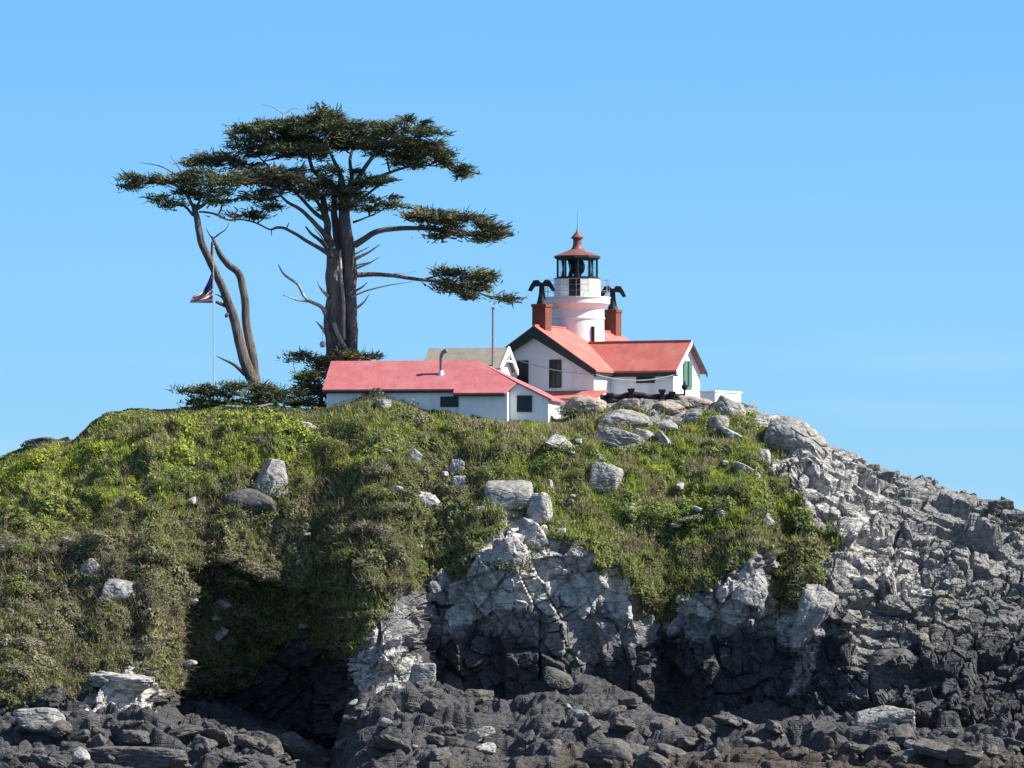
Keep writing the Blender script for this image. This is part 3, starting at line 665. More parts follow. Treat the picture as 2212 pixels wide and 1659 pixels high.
B('boulder', 'white spur of rock at the top of the right cliff', 1622, 1268, 80, 84, 60, mat='boulder_pale', npl=9, sub=6, rough=0.09, roll=18)

B('boulder', 'low dark rock on the far left skyline', 94, 957, 84, 26, 61, mat='boulder_dark', y=4.6)
B('boulder', 'pale sloping rock beside the dark rock on the far left skyline', 140, 957, 36, 26, 62, mat='boulder', roll=-25, y=3.6)
# leaves grown up round the feet of the boulders
lp = []
for c, hw, hd, hh in BASES:
    n = int(160 * (hw + 0.5) ** 1.2); an = rng.uniform(0, 2 * math.pi, n); rr = rng.uniform(0.85, 1.2, n)
    x = c.x + np.cos(an) * hw * rr; zz = c.z - hh * (0.35 + 0.75 * rng.random(n)) + 0.5 * hh * np.abs(np.cos(an)) ** 3 * rng.random(n)
    yy = c.y - np.abs(np.sin(an)) * hd * rr
    if D(1) and c.x > 6 and c.z > 26: continue
    lp.append(np.stack([x, yy, zz], 1))
lp = np.vstack(lp); pal_ = np.stack([GR, OL, GB, DK]); tn = pal_[rng.integers(0, 4, len(lp))] * (0.7 + 0.5 * rng.random((len(lp), 1)))
Vq, Fq, T_ = leaf_quads(lp, np.tile([[0.15, -0.6, 0.7]], (len(lp), 1)), 0.12 + 0.14 * rng.random(len(lp)), tn, rng, 0.9)
tag(mesh_np('undergrowth', Vq, Fq, M['leaf'], cols=T_), 'leaves and stems grown up round the feet of the boulders', kind='stuff')

# rounded shrubs standing out of the scrub
shrubs = []
for k, c0_ in enumerate((GR, OL, GB, OL * 0.7, YG * 0.8, GB * 0.75)):
    gk = np.random.default_rng(700 + k); n = 900
    d = gk.normal(0, 1, (n, 3)); d[:, 2] = np.abs(d[:, 2]) * 0.9 - 0.25; d /= np.linalg.norm(d, axis=1, keepdims=True)
    lo = 1 + 0.28 * fbm(d * 1.6 + k * 9, 3, 700 + k); pc = d * (lo * gk.uniform(0.8, 1.04, n))[:, None]
    Vq, Fq, T_ = leaf_quads(pc, d, gk.uniform(0.10, 0.24, n), c0_[None] * gk.uniform(0.65, 1.25, (n, 1)), gk, 1.2)
    shrubs.append(mesh_np('shrub', Vq, Fq, M['leaf'], cols=T_))
g2 = random.Random(17); made = 0
for t in range(900):
    if made >= 110: break
    px, row = g2.uniform(2, 830), g2.uniform(418, 690)
    if not inpoly(np.array([px]), np.array([row]), VEG_POLY)[0] or row < np.interp(px, COLS, crest) + 10: continue
    if 600 < px and g2.random() < 0.55: continue
    if any(abs(px - 512 - c.x / S(c.y)) < hw / S(c.y) + 12 and abs(row - HROW + (c.z - CAMZ) / S(c.y)) < hh / S(c.y) + 10 for c, hw, hd, hh in BASES): continue
    c = ground(px, row); r = 0.45 + 0.85 * g2.random() ** 2; k = g2.choice((0, 1, 1, 2, 2, 3, 5) if row > 500 else (0, 1, 2, 4, 4, 3, 5)); o = shrubs[k]
    if o.get('used'): o = o.copy(); col.objects.link(o)
    o['used'] = 1; made += 1
    o.location = c + Vector((0, 0.1, -0.05)); o.scale = (r * g2.uniform(0.9, 1.7), r, r * g2.uniform(0.55, 0.85)); o.rotation_euler = (0.35, 0, g2.uniform(0, 6.28))
    tag(o, 'rounded leafy shrub, one of many standing out of the scrub on the slope', 'shrub', 'rounded shrubs on the slope')

# broken rocks strewn over the shore: a few shapes, set down one by one
templates = []
for k in range(10):
    o, f = rock_shape(300 + k, 4, 10, 18, 0.09)
    me_o = mesh_np('shore_rock', o * np.array([1, 0.9, 0.62]), f, M['boulder_dark'] if k < 9 else M['boulder'])
    templates.append(me_o)
g = random.Random(5); made = 0; placed = []
for t in range(4000):
    if made >= 150: break
    px = g.uniform(4, 1020); base = float(np.interp(px, COLS, baser))
    row = base + 4 + (766 - base) * g.random() ** 0.8
    if row > 764: continue
    c = ground(px, row); r = 0.25 + 0.95 * g.random() ** 2.2
    if any((c - q).length < (r + s_) * 0.72 for q, s_ in placed): continue
    placed.append((c, r)); made += 1
    k = g.randrange(10); o = templates[k]
    if o.get('used'): o = o.copy(); col.objects.link(o)
    o['used'] = 1
    o.location = c + Vector((0, -0.15 * r, 0.12 * r)); o.scale = (r * g.uniform(0.8, 1.3), r, r * g.uniform(0.6, 1.1))
    o.rotation_euler = (g.uniform(-0.3, 0.3), 0.35 + g.uniform(-0.35, 0.3), g.uniform(0, 6.28))
    tag(o, 'loose dark weathered rock strewn among many along the shore below the cliff', 'rock', 'loose rocks strewn along the shore')
# small pale stones lying about in the scrub
stones = []
for k in range(4):
    o, f = rock_shape(500 + k, 4, 8, 14, 0.06); stones.append(mesh_np('stone', o * np.array([1, 0.8, 0.6]), f, M['boulder_pale']))
made = 0
for t in range(400):
    if made >= 20: break
    px, row = (g.uniform(380, 790), g.uniform(425, 560)) if made < 14 else (g.uniform(20, 330), g.uniform(500, 640))
    if not inpoly(np.array([px]), np.array([row]), VEG_POLY)[0]: continue
    c = ground(px, row); r = g.uniform(0.14, 0.36); k = made % 4; o = stones[k]
    if made >= 4: o = o.copy(); col.objects.link(o)
    made += 1
    o.location = c + Vector((0, -0.36, 0.32)); o.scale = (r * g.uniform(0.8, 1.5), r, r); o.rotation_euler = (g.uniform(-0.4, 0.4), g.uniform(-0.5, 0.5), g.uniform(0, 6.28))
    tag(o, 'small pale stone, one of many lying loose in the scrub of the slope', 'stone', 'small pale stones in the scrub')
for o in bpy.data.objects:
    if 'used' in o: del o['used']

# ------------------------------------------------------------------ the lighthouse: keeper's house with the tower rising through its roof
def window(parent, name, cx, cz, w, h, plane, rot, frame='trim', bars=1, mull=1, label=None):
    """plane = point on the wall at the window's centre foot line; rot = angle about Z of the wall's outward normal seen from -Y"""
    e = Matrix.Translation(Vector((cx, plane, cz)))
    Mx = rot @ e
    f = MB(); t = 0.09
    f.box(-w / 2, w / 2, -0.07, 0.03, h / 2 - t, h / 2, Mx); f.box(-w / 2, w / 2, -0.09, 0.03, -h / 2 - 0.05, -h / 2 + t, Mx)
    f.box(-w / 2, -w / 2 + t, -0.07, 0.03, -h / 2 + t, h / 2 - t, Mx); f.box(w / 2 - t, w / 2, -0.07, 0.03, -h / 2 + t, h / 2 - t, Mx)
    o = f.build(name, M[frame], parent)
    if label: o['label'] = label
    g_ = MB().box(-w / 2 + t, w / 2 - t, -0.025, 0.02, -h / 2 + t, h / 2 - t, Mx).build('pane', M['glass'], o)
    s = MB()
    for k in range(bars): z = -h / 2 + (k + 1) * h / (bars + 1); s.box(-w / 2 + t, w / 2 - t, -0.05, -0.027, z - 0.025, z + 0.025, Mx)
    for k in range(mull):
        x = -w / 2 + (k + 1) * w / (mull + 1); s.box(x - 0.02, x + 0.02, -0.045, -0.03, -h / 2 + t, h / 2 - t, Mx)
    if bars or mull: s.build('glazing_bars', M['iron'], o)
    return o
I4 = Matrix.Identity(4)
HY = 10.0; hs = S(HY) / S(4.0)
hr = empty('lighthouse', at(536.85, 650, HY).to_3d() * 1.0, -R(25)); hr.location.z = CAMZ + 17.6 * hs; hr.scale = (hs, hs, hs)
tag(hr, 'white lighthouse tower with a black lantern rising from a red roofed white house', 'lighthouse')
W, ZE, ZRD, LEN = 4.51, 2.46, 5.72, 13.8
SL = (ZRD - ZE) / (W + 0.4)
wt = 0.14                                            # roof thickness
mb = MB()                                            # walls: main block and wing as solid gabled bodies
def gable_pts(y): return [(-W, y, -1.8), (W, y, -1.8), (W, y, ZRD - SL * W - wt), (-W, y, ZRD - SL * W - wt), (0, y, ZRD - wt - 0.03)]
mb.hull(gable_pts(0) + gable_pts(LEN))
mb.build('wall', M['white'], hr)
WY, WHW, WX = 2.91 + 2.37, 2.37, 4.51 + 4.93
ZW = 4.66; SLW = (ZW - 2.46) / (WHW + 0.35)
def wing_pts(x): return [(x, WY - WHW, -1.8), (x, WY + WHW, -1.8), (x, WY + WHW, ZW - SLW * WHW - wt), (x, WY - WHW, ZW - SLW * WHW - wt), (x, WY, ZW - wt - 0.03)]
mb = MB(); mb.hull(wing_pts(W - 0.6) + wing_pts(WX)); mb.build('wing', M['white'], hr)
# roofs: sheets with thickness; the wing's run back under the main slope
rf = MB(); e = W + 0.4
rf.slab([(0, -0.55, ZRD), (e, -0.55, ZE), (e, LEN + 0.4, ZE), (0, LEN + 0.4, ZRD)][::1], wt)
rf.slab([(-e, -0.55, ZE), (0, -0.55, ZRD), (0, LEN + 0.4, ZRD), (-e, LEN + 0.4, ZE)], wt)
wx0 = (ZRD - ZW) / SL + 0.05; ef = WHW + 0.35
rf.slab([(wx0, WY, ZW), (e - 0.02, WY - ef, ZW - SLW * ef), (WX + 0.38, WY - ef, ZW - SLW * ef), (WX + 0.38, WY, ZW)], wt - 0.012)
rf.slab([(wx0, WY, ZW), (WX + 0.38, WY, ZW), (WX + 0.38, WY + ef, ZW - SLW * ef), (e - 0.02, WY + ef, ZW - SLW * ef)], wt - 0.012)
rf.build('roof', M['roof_red'], hr)
rc = MB(); rc.beam((0, -0.56, ZRD + 0.02), (0, LEN + 0.41, ZRD + 0.02), 0.22, 0.1); rc.beam((wx0 + 0.1, WY, ZW + 0.02), (WX + 0.39, WY, ZW + 0.02), 0.2, 0.1)
rc.build('ridge_cap', M['roof_red'], hr)
# dark bargeboards and eaves
tr = MB(); bd = 0.82
for s in (-1, 1):
    a = Vector((0, -0.58, ZRD - wt * 0.5 - 0.02)); b_ = Vector((s * (e + 0.02), -0.58, ZE - wt * 0.5 - 0.02))
    tr.hull([a + Vector((0, 0, 0.02)), a + Vector((0, 0.09, 0.02)), b_ + Vector((0, 0, 0.02)), b_ + Vector((0, 0.09, 0.02)),
             a - Vector((0, 0, bd)), a - Vector((0, -0.09, bd)), b_ - Vector((0, 0, bd * 0.52)), b_ - Vector((0, -0.09, bd * 0.52))])
    tr.hull([a + Vector((0, 0.09, -wt)), b_ + Vector((0, 0.09, -wt)), a + Vector((0, 0.6, -wt)), b_ + Vector((0, 0.6, -wt)),
             a + Vector((0, 0.09, -wt - 0.1)), b_ + Vector((0, 0.09, -wt - 0.1)), a + Vector((0, 0.6, -wt - 0.1)), b_ + Vector((0, 0.6, -wt - 0.1))])
tr.build('bargeboard', M['trim'], hr)
tr = MB()
zf = ZW - SLW * ef
tr.box(e - 0.3, WX + 0.36, WY - ef + 0.02, WY - ef + 0.4, zf - 0.42, zf - 0.13)
tr.box(W + 0.02, e - 0.05, -0.5, WY - ef - 0.05, ZE - 0.36, ZE - 0.12)
tr.build('eave_board', M['trim'], hr)
for s in (-1, 1):
    tr = MB()
    a = Vector((WX + 0.39, WY, ZW - 0.08)); b_ = Vector((WX + 0.39, WY + s * (ef + 0.02), zf - 0.08))
    tr.hull([a + Vector((i, 0, k)) for i in (0, 0.06) for k in (0.05, -0.28)] + [b_ + Vector((i, 0, k)) for i in (0, 0.06) for k in (0.05, -0.28)])
    tr.build('wing_bargeboard', M['trim' if s > 0 else 'white'], hr)
# windows
rotE = Matrix.Rotation(R(90), 4, 'Z')                # a wall facing +X locally: local x -> y, local -y -> +x
kx = 0.1263 * S(4.0) / math.cos(R(25))
window(hr, 'window', (577 - 430) * kx, 2.27, 0.95, 1.98, 0.0, I4)
window(hr, 'window', (320 - 430) * kx, 2.33, 0.88, 1.8, 0.0, I4)
window(hr, 'window', W + 0.0 + 2.75, 1.86, 1.42, 0.46, WY - WHW, I4, bars=0, mull=2, label='low wide dark window under the wing\'s eave')
sh = window(hr, 'window', WY + 0.05, 2.25, 1.5, 2.0, -WX, rotE, frame='shutter', bars=1, mull=1, label='green shuttered window in the sunlit gable')
for s in (-1, 1):
    lv = MB(); lv.box(WX + 0.06, WX + 0.10, WY + 0.05 + s * 0.42 - 0.32, WY + 0.05 + s * 0.42 + 0.32, 1.32, 3.17)
    for k in range(11): z = 1.42 + k * 0.16; lv.box(WX + 0.10, WX + 0.125, WY + 0.05 + s * 0.42 - 0.26, WY + 0.05 + s * 0.42 + 0.26, z, z + 0.09)
    lv.build('shutter', M['shutter'], sh)
# porch with a low red roof at the foot of the gable
pr = MB(); pr.slab([(-1.2, -2.0, 0.40), (5.6, -2.0, 0.40), (5.6, -0.02, 1.02), (-1.2, -0.02, 1.02)], 0.1); pr.build('porch_roof', M['roof_red'], hr)
pw = MB(); pw.box(-1.0, 5.4, -1.75, -0.03, -1.9, 0.33); pw.build('porch_wall', M['white'], hr)
# chimneys with black cowls
def chimney(y, w, top, zbase):
    c = MB(); c.box(-w / 2, w / 2, y - w / 2, y + w / 2, zbase, top - 0.22); c.box(-w / 2 - 0.06, w / 2 + 0.06, y - w / 2 - 0.06, y + w / 2 + 0.06, top - 0.22, top)
    o = c.build('chimney', M['brick'], hr, bevel=0.02)
    k = MB(); k.lathe([(0.40, top), (0.30, top + 0.35), (0.22, top + 0.75), (0.19, top + 1.3), (0.20, top + 1.45)], 14, (0, y))
    half = [(0.0, 1.18), (0.17, 1.30), (0.50, 1.27), (0.76, 0.92), (0.99, 0.97), (0.80, 1.38), (0.58, 1.72), (0.24, 1.74), (0.09, 1.55), (0.0, 1.55)]
    for s in (-1, 1):                                # two hooded arms that droop like folded wings
        n = len(half); Vw = [(s * x, y + j, top + z) for j in (-0.21, 0.21) for x, z in half]
        k.add(Vw, [tuple(range(n)), tuple(range(2 * n - 1, n - 1, -1))] + [(i, (i + 1) % n, (i + 1) % n + n, i + n) for i in range(n)])
    cw = k.build('cowl', M['iron'], o)
    cw.matrix_local = Matrix.Translation((0, y, 0)) @ Matrix.Rotation(R(18), 4, 'Z') @ Matrix.Translation((0, -y, 0))
    return o
chimney(0.85, 1.06, 7.30, 4.6); chimney(13.25, 0.98, 7.35, 4.6)
# tower
TY = 7.0
def lt(prof, n=40, smooth=35): m = MB(); m.lathe(prof, n, (0, TY)); return m
tower = lt([(2.02, 0.5), (1.97, 5.0), (1.95, 6.40), (2.02, 6.43), (2.02, 6.53), (1.96, 6.56), (1.96, 7.15), (2.02, 7.22), (2.30, 7.45), (2.38, 7.55), (2.38, 7.94)], 48).build('tower', M['tower_white'], hr, smooth=30)
tw = MB(); tw.box(1.62, 1.84, TY - 1.13, TY - 0.98, 4.1, 5.85); tw.build('tower_window', M['glass'], tower)
dk = lt([(2.44, 7.945), (2.44, 8.02)], 48).build('gallery_deck', M['tower_white'], tower, smooth=30)
rl = MB()
for k in range(16):
    t = 2 * math.pi * k / 16; x, y = 2.33 * math.cos(t), TY + 2.33 * math.sin(t); rl.tube([(x, y, 8.0), (x, y, 9.3)], 0.018, 5)
for z in (8.45, 8.88, 9.3):
    pts = [(2.33 * math.cos(2 * math.pi * i / 48), TY + 2.33 * math.sin(2 * math.pi * i / 48), z) for i in range(49)]; rl.tube(pts, 0.016, 5)
rl.build('gallery_railing', M['grey_metal'], tower)
lw = lt([(1.72, 8.02), (1.70, 9.33)], 10).build('lantern_wall', M['tower_white'], hr)
dang = math.atan2(-1, -0.62)                         # doorway faces the camera, a little left of the middle
dm = MB(); Mx = Matrix.Translation((0, TY, 0)) @ Matrix.Rotation(R(25 - 7), 4, 'Z'); dm.box(-0.41, 0.41, -1.76, -1.45, 8.04, 9.36, Mx); dm.build('door', M['iron'], lw)
cb = lt([(1.72, 9.33), (1.72, 9.42), (1.55, 9.42)], 10).build('lantern_sill', M['iron'], hr)
NG = 10; ph = R(8)
# lantern glass and its black bars
gm, N, L, b = new_mat('lantern_glass')
b.inputs['Base Color'].default_value = (0.75, 0.85, 0.85, 1); b.inputs['Roughness'].default_value = 0.02
b.inputs['Transmission Weight'].default_value = 1.0; b.inputs['IOR'].default_value = 1.02; b.inputs['Alpha'].default_value = 0.35; M['lantern_glass'] = gm
lan = MB()
for k in range(NG):
    t = 2 * math.pi * k / NG + ph; x, y = 1.50 * math.cos(t), TY + 1.50 * math.sin(t)
    lan.tube([(x, y, 9.42), (x, y, 10.84)], 0.07, 6)
for z in (9.46, 10.80):
    pts = [(1.5 * math.cos(2 * math.pi * i / NG + ph), TY + 1.5 * math.sin(2 * math.pi * i / NG + ph), z) for i in range(NG + 1)]
    for i in range(NG): lan.beam(pts[i], pts[i + 1], 0.09, 0.1)
lan = lan.build('lantern_frame', M['iron'], hr)
for k in range(NG):
    a = [2 * math.pi * (k + j) / NG + ph for j in (0, 1)]
    c0, c1 = [Vector((1.46 * math.cos(t), TY + 1.46 * math.sin(t), 9.5)) for t in a]
    m = MB(); m.beam(c0 + Vector((0, 0, 0.63)), c1 + Vector((0, 0, 0.63)), 0.012, 1.26); m.build('pane', M['lantern_glass'], lan)
ln = lt([(0.30, 9.42), (0.30, 9.7), (0.48, 9.85), (0.56, 10.1), (0.56, 10.35), (0.48, 10.6), (0.34, 10.75)], 20).build('lens', M['glass'], lan, smooth=40)
cu = MB()                                            # hanging curtains inside, behind some panes
for t0 in (-2.15, -1.15, -2.75, 2.4, 0.9):
    a = [t0 - 0.16, t0 + 0.16]; c0, c1 = [Vector((1.25 * math.cos(t), TY + 1.25 * math.sin(t), 0)) for t in a]
    mid = (c0 + c1) / 2
    cu.hull([c0 + Vector((0, 0, 9.45)), c1 + Vector((0, 0, 9.45)), (c0 * 0.5 + mid * 0.5) + Vector((0, 0, 10.1)), (c1 * 0.5 + mid * 0.5) + Vector((0, 0, 10.1)), c0 * 0.98 + Vector((0, 0, 9.45)), c1 * 0.98 + Vector((0, 0, 9.45))])
    cu.hull([c0 + Vector((0, 0, 10.8)), c1 + Vector((0, 0, 10.8)), (c0 * 0.5 + mid * 0.5) + Vector((0, 0, 10.05)), (c1 * 0.5 + mid * 0.5) + Vector((0, 0, 10.05)), c0 * 0.98 + Vector((0, 0, 10.8)), c1 * 0.98 + Vector((0, 0, 10.8))])
cu.build('curtain', M['iron'], lan)
lr = lt([(1.58, 10.84), (1.66, 10.90), (1.70, 11.02), (1.62, 11.05), (0.95, 11.30), (0.46, 11.52)], NG).build('lantern_roof', M['copper'], hr)
gt = lt([(1.60, 10.83), (1.715, 10.99), (1.715, 10.86), (1.60, 10.80)], NG).build('gutter', M['trim'], lr)
vt = lt([(0.50, 11.50), (0.36, 11.68), (0.31, 11.9), (0.31, 12.22), (0.45, 12.34), (0.45, 12.40), (0.34, 12.52), (0.12, 12.75), (0.05, 12.95)], 18).build('ventilator', M['copper'], lr, smooth=40)
ltn = MB(); ltn.tube([(0, TY, 12.9), (0, TY, 14.22)], [0.028, 0.014], 6); ltn.build('lightning_rod', M['grey_metal'], lr)

# ------------------------------------------------------------------ long white shed with the rose red roof, in front of the house
sr = empty('shed', at(326.5, 650, -3), -R(9)); sr.location.z = 26.0
tag(sr, 'long low white shed with a rose red roof and stove pipe, dug into the hilltop', 'shed')
ZR, SP, HP = 4.65, 0.614, 0.4957
def zf_(y): return ZR - SP * (3.2 - y)
def zh(x): return ZR - HP * (x - 10.3)
w = MB()
w.hull([(x, y, -1.5) for x in (0, 10.2) for y in (0, 6.4)] + [(x, y, zf_(0) - 0.13) for x in (0, 10.2) for y in (0, 6.4)] + [(x, 3.2, ZR - 0.14) for x in (0, 10.2)])
w.hull([(x, y, -1.5) for x in (10.2, 15.85) for y in (0.6, 6.4)] + [(10.2, 0.6, zf_(0.6) - 0.13), (10.2, 3.2, ZR - 0.14), (10.2, 6.4, zf_(0) - 0.13), (13.5, 0.6, zf_(0.6) - 0.13), (15.85, 0.6, zh(15.85) - 0.13), (15.85, 6.4, zh(15.85) - 0.13), (14.4, 6.4, zf_(0) - 0.13)])
w.hull([(x, y, -1.5) for x in (9.62, 13.05) for y in (-0.3, 0.7)] + [(x, -0.3, zf_(-0.3) - 0.13) for x in (9.62, 13.05)] + [(x, 0.7, zf_(0.7) - 0.14) for x in (9.62, 13.05)])
w.build('wall', M['white'], sr)
r = MB()
P_ = lambda x, y: (x, y, zf_(y))
r.slab([P_(-0.25, -0.3), P_(9.25, -0.3), P_(9.25, -0.78), P_(12.95, -0.78), P_(13.56, 0.45), P_(10.3, 3.2), P_(-0.25, 3.2)], 0.12)
r.slab([(10.3, 3.2, ZR), (13.56, 0.45, zh(13.56)), (16.1, 0.45, zh(16.1)), (16.1, 6.7, zh(16.1)), (14.63, 6.7, zh(14.63))], 0.118)
r.slab([(-0.25, 3.2, ZR), (10.3, 3.2, ZR), (14.63, 6.7, ZR - SP * 3.5), (-0.25, 6.7, ZR - SP * 3.5)], 0.116)
r.build('roof', M['roof_rose'], sr)
fb = MB()
fb.box(-0.24, 9.24, -0.27, -0.02, zf_(-0.3) - 0.26, zf_(-0.3) - 0.125); fb.box(9.27, 12.9, -0.74, -0.32, zf_(-0.78) - 0.24, zf_(-0.78) - 0.125)
fb.hull([(12.9, -0.72, zf_(-0.78) - 0.13), (12.9, 0.6, zf_(-0.78) - 0.13), (13.5, 0.45, zf_(0.45) - 0.13), (12.95, -0.5, zf_(-0.6) - 0.13), (13.05, 0.6, zf_(0.4) - 0.3)])
fb.build('eave_board', M['trim'], sr)
window(sr, 'window', 8.85, 1.63, 1.28, 0.68, 0.0, I4, bars=0, mull=1)
window(sr, 'window', 14.15, 1.48, 1.08, 1.12, 0.6, I4, bars=0, mull=0)
sp = MB(); px_, py_ = 8.0, 1.55; z0 = zf_(py_)
sp.tube([(px_, py_, z0 - 0.1), (px_, py_, z0 + 1.25), (px_ + 0.10, py_ - 0.02, z0 + 1.5), (px_ + 0.42, py_ - 0.05, z0 + 1.66)], [0.12, 0.12, 0.14, 0.16], 12)
spo = sp.build('stove_pipe', M['grey_metal'], sr, smooth=45)
fl = MB(); fl.lathe([(0.24, z0 - 0.16), (0.2, z0 + 0.1), (0.15, z0 + 0.24)], 14, (px_, py_)); fl.build('flashing', M['white'], spo, smooth=40)

# ------------------------------------------------------------------ little gabled building with grey shingles, between shed and house
cr_ = empty('cottage', at(508, 650, 5.0), -R(15)); cr_.location.z = 26.5
tag(cr_, 'small white gabled outbuilding with a weathered grey roof, behind the red shed', 'outbuilding')
zc_ = CAMZ + (650 - 347.5) * S(5.0) - 26.5; CH, CL, CS = 2.1, 5.7, 0.66
w = MB(); w.hull([(x, y, -1.0) for x in (-CL, -0.3) for y in (-CH, CH)] + [(x, y, zc_ - CS * CH - 0.13) for x in (-CL, -0.3) for y in (-CH, CH)] + [(x, 0, zc_ - 0.14) for x in (-CL, -0.3)])
w.build('wall', M['white'], cr_)
r = MB(); ce = CH + 0.3
r.slab([(-CL - 0.2, -ce, zc_ - CS * ce), (0, -ce, zc_ - CS * ce), (0, 0, zc_), (-CL - 0.2, 0, zc_)], 0.12)
r.slab([(-CL - 0.2, 0, zc_), (0, 0, zc_), (0, ce, zc_ - CS * ce), (-CL - 0.2, ce, zc_ - CS * ce)], 0.12)
r.build('roof', M['roof_grey'], cr_)
for s in (-1, 1):
    m = MB(); a = Vector((0.02, 0, zc_ + 0.02)); b_ = Vector((0.02, s * (ce + 0.05), zc_ - CS * (ce + 0.05) + 0.02))
    m.hull([a + Vector((i, 0, k)) for i in (0, 0.12) for k in (0.06, -0.34)] + [b_ + Vector((i, 0, k)) for i in (0, 0.12) for k in (0.06, -0.34)]); m.build('bargeboard', M['white'], cr_)
m = MB(); m.beam((0.04, -1.15, zc_ - 0.98), (0.04, 1.15, zc_ - 0.98), 0.1, 0.14); m.beam((0.04, 0, zc_ - 0.2), (0.04, 0, zc_ - 0.98), 0.1, 0.12); m.build('gable_brace', M['white'], cr_)

# ------------------------------------------------------------------ small things round the buildings
a = at(493, 309, 3.2); a2 = at(492.4, 372, 3.2)
m = MB(); m.tube([a2 - Vector((0, 0, 5.0)), a], [0.09, 0.07], 8); m.box(a.x - 0.11, a.x + 0.11, a.y - 0.11, a.y + 0.11, a.z - 0.02, a.z + 0.12)
tag(m.build('mast', M['grey_metal']), 'thin grey mast standing behind the ridge of the red shed', 'mast')
hm = Matrix.Translation(hr.location) @ Matrix.Rotation(-R(25), 4, 'Z') @ Matrix.Scale(hs, 4)
c0 = hm @ Vector((-2.9, -0.62, ZRD - SL * 2.9 + 0.05)); c1 = hm @ Vector((e + 0.05, -0.55, ZE - 0.35)); c2 = hm @ Vector((WX + 0.3, WY - ef - 0.02, zf - 0.32))
def sag(p, q, d, n=14): return [p.lerp(q, i / n) - Vector((0, 0, d * 4 * (i / n) * (1 - i / n))) for i in range(n + 1)]
m = MB(); m.tube(sag(c0, c1, 0.35) + sag(c1, c2, 0.42)[1:], 0.035, 6)
tag(m.build('cable', M['pole_white']), 'white cable sagging across the house front from gable to wing', 'cable')
# low white tank beyond the wing
tk = empty('water_tank', at(715, 401, 6.0), -R(33))
tag(tk, 'low white walled tank on the rocks right of the house', 'tank')
m = MB(); m.box(-1.25, 0.0, 0, 3.6, -1.2, 0.62); m.build('wall', M['white'], tk, bevel=0.02)
m = MB(); m.box(-1.32, 0.07, -0.07, 3.67, 0.622, 0.76); m.build('coping', M['white'], tk, bevel=0.02)
# dark timber barrier along the plateau edge
p0, p1 = at(600, 403, 2.0), at(684, 402, 3.0)
tb = empty('timber_barrier', p0, 0); tag(tb, 'low barrier of dark weathered timbers on the rocks under the wing', 'barrier')
dv = p1 - p0; gg = random.Random(3)
for k in range(3):
    m = MB(); n = 16; pts = [dv * ((i + 0.3 * gg.random()) / n) + Vector((0, gg.uniform(-0.08, 0.08), -0.1 + k * 0.27 + gg.uniform(-0.04, 0.05) + (0.12 if 4 < i < 9 else 0))) for i in range(n + 1)]
    m.tube(pts, [0.17 + gg.uniform(-0.03, 0.03) for _ in pts], 8); m.build('rail', M['timber'], tb, smooth=50)
for f_, h_ in ((0.37, 0.95), (0.74, 0.9), (0.12, 0.6), (0.86, 0.75)):
    m = MB(); c = dv * f_; m.box(c.x - 0.17, c.x + 0.17, c.y - 0.3, c.y + 0.3, -0.8, h_ - 0.12); m.box(c.x - 0.25, c.x + 0.25, c.y - 0.36, c.y + 0.36, h_ - 0.12, h_ + 0.1); m.build('post', M['timber'], tb, bevel=0.03)
b0 = at(684.6, 404, 3.6)
mp = MB(); mp.tube([b0 - Vector((0, 0, 0.8)), b0 + Vector((0, 0, 1.05))], 0.075, 10); mp.box(b0.x - 0.1, b0.x + 0.1, b0.y - 0.1, b0.y + 0.1, b0.z - 0.8, b0.z + 0.1)
mp.lathe([(0.10, b0.z + 1.0), (0.2, b0.z + 1.12), (0.24, b0.z + 1.3), (0.12, b0.z + 1.42), (0.06, b0.z + 1.44), (0.06, b0.z + 1.62)], 14, (b0.x, b0.y))
tag(mp.build('marker_post', M['iron'], smooth=40), 'short black post with a bulging head at the corner of the wing', 'post')
# flagpole and flag
f0 = at(213.5, 420, 0.9); ftop = at(214.3, 248, 0.9)
m = MB(); L_ = ftop.z - f0.z
m.tube([(f0.x, f0.y, f0.z), (f0.x, f0.y, ftop.z)], [0.045, 0.032], 10); m.lathe([(0.02, ftop.z - 0.03), (0.07, ftop.z + 0.04), (0.07, ftop.z + 0.10), (0.02, ftop.z + 0.18)], 12, (f0.x, f0.y))
tag(m.build('flagpole', M['pole_white'], smooth=50), 'slender white flagpole in front of the leaning twin trunked cypress', 'flagpole')
# limp flag: a pleated sheet hanging from the pole, striped, with a dark blue upper corner
fm, N, L, b = new_mat('flag_cloth')
uv = N.new('ShaderNodeUVMap'); sx = N.new('ShaderNodeSeparateXYZ'); L.new(uv.outputs[0], sx.inputs[0])
def mth(op, a, c=None):
    x = N.new('ShaderNodeMath'); x.operation = op
    if hasattr(a, 'is_linked'): L.new(a, x.inputs[0])
    else: x.inputs[0].default_value = a
    if c is not None:
        if hasattr(c, 'is_linked'): L.new(c, x.inputs[1])
        else: x.inputs[1].default_value = c
    return x.outputs[0]
st = mth('LESS_THAN', mth('FRACT', mth('MULTIPLY', sx.outputs[1], 6.5)), 0.5)
cn = mth('MULTIPLY', mth('LESS_THAN', sx.outputs[0], 0.4), mth('GREATER_THAN', sx.outputs[1], 0.46))
c_ = mix_rgb(N, L, st, (0.75, 0.73, 0.72), (0.42, 0.03, 0.04)); c_ = mix_rgb(N, L, cn, c_, (0.012, 0.018, 0.075))
L.new(c_, b.inputs['Base Color']); b.inputs['Roughness'].default_value = 0.8
nu, nv = 40, 28
top, bot = at(213.4, 270, 0.9), at(213.4, 303, 0.9); tip = at(190.5, 299, 0.9)
Vf, Uf = [], []
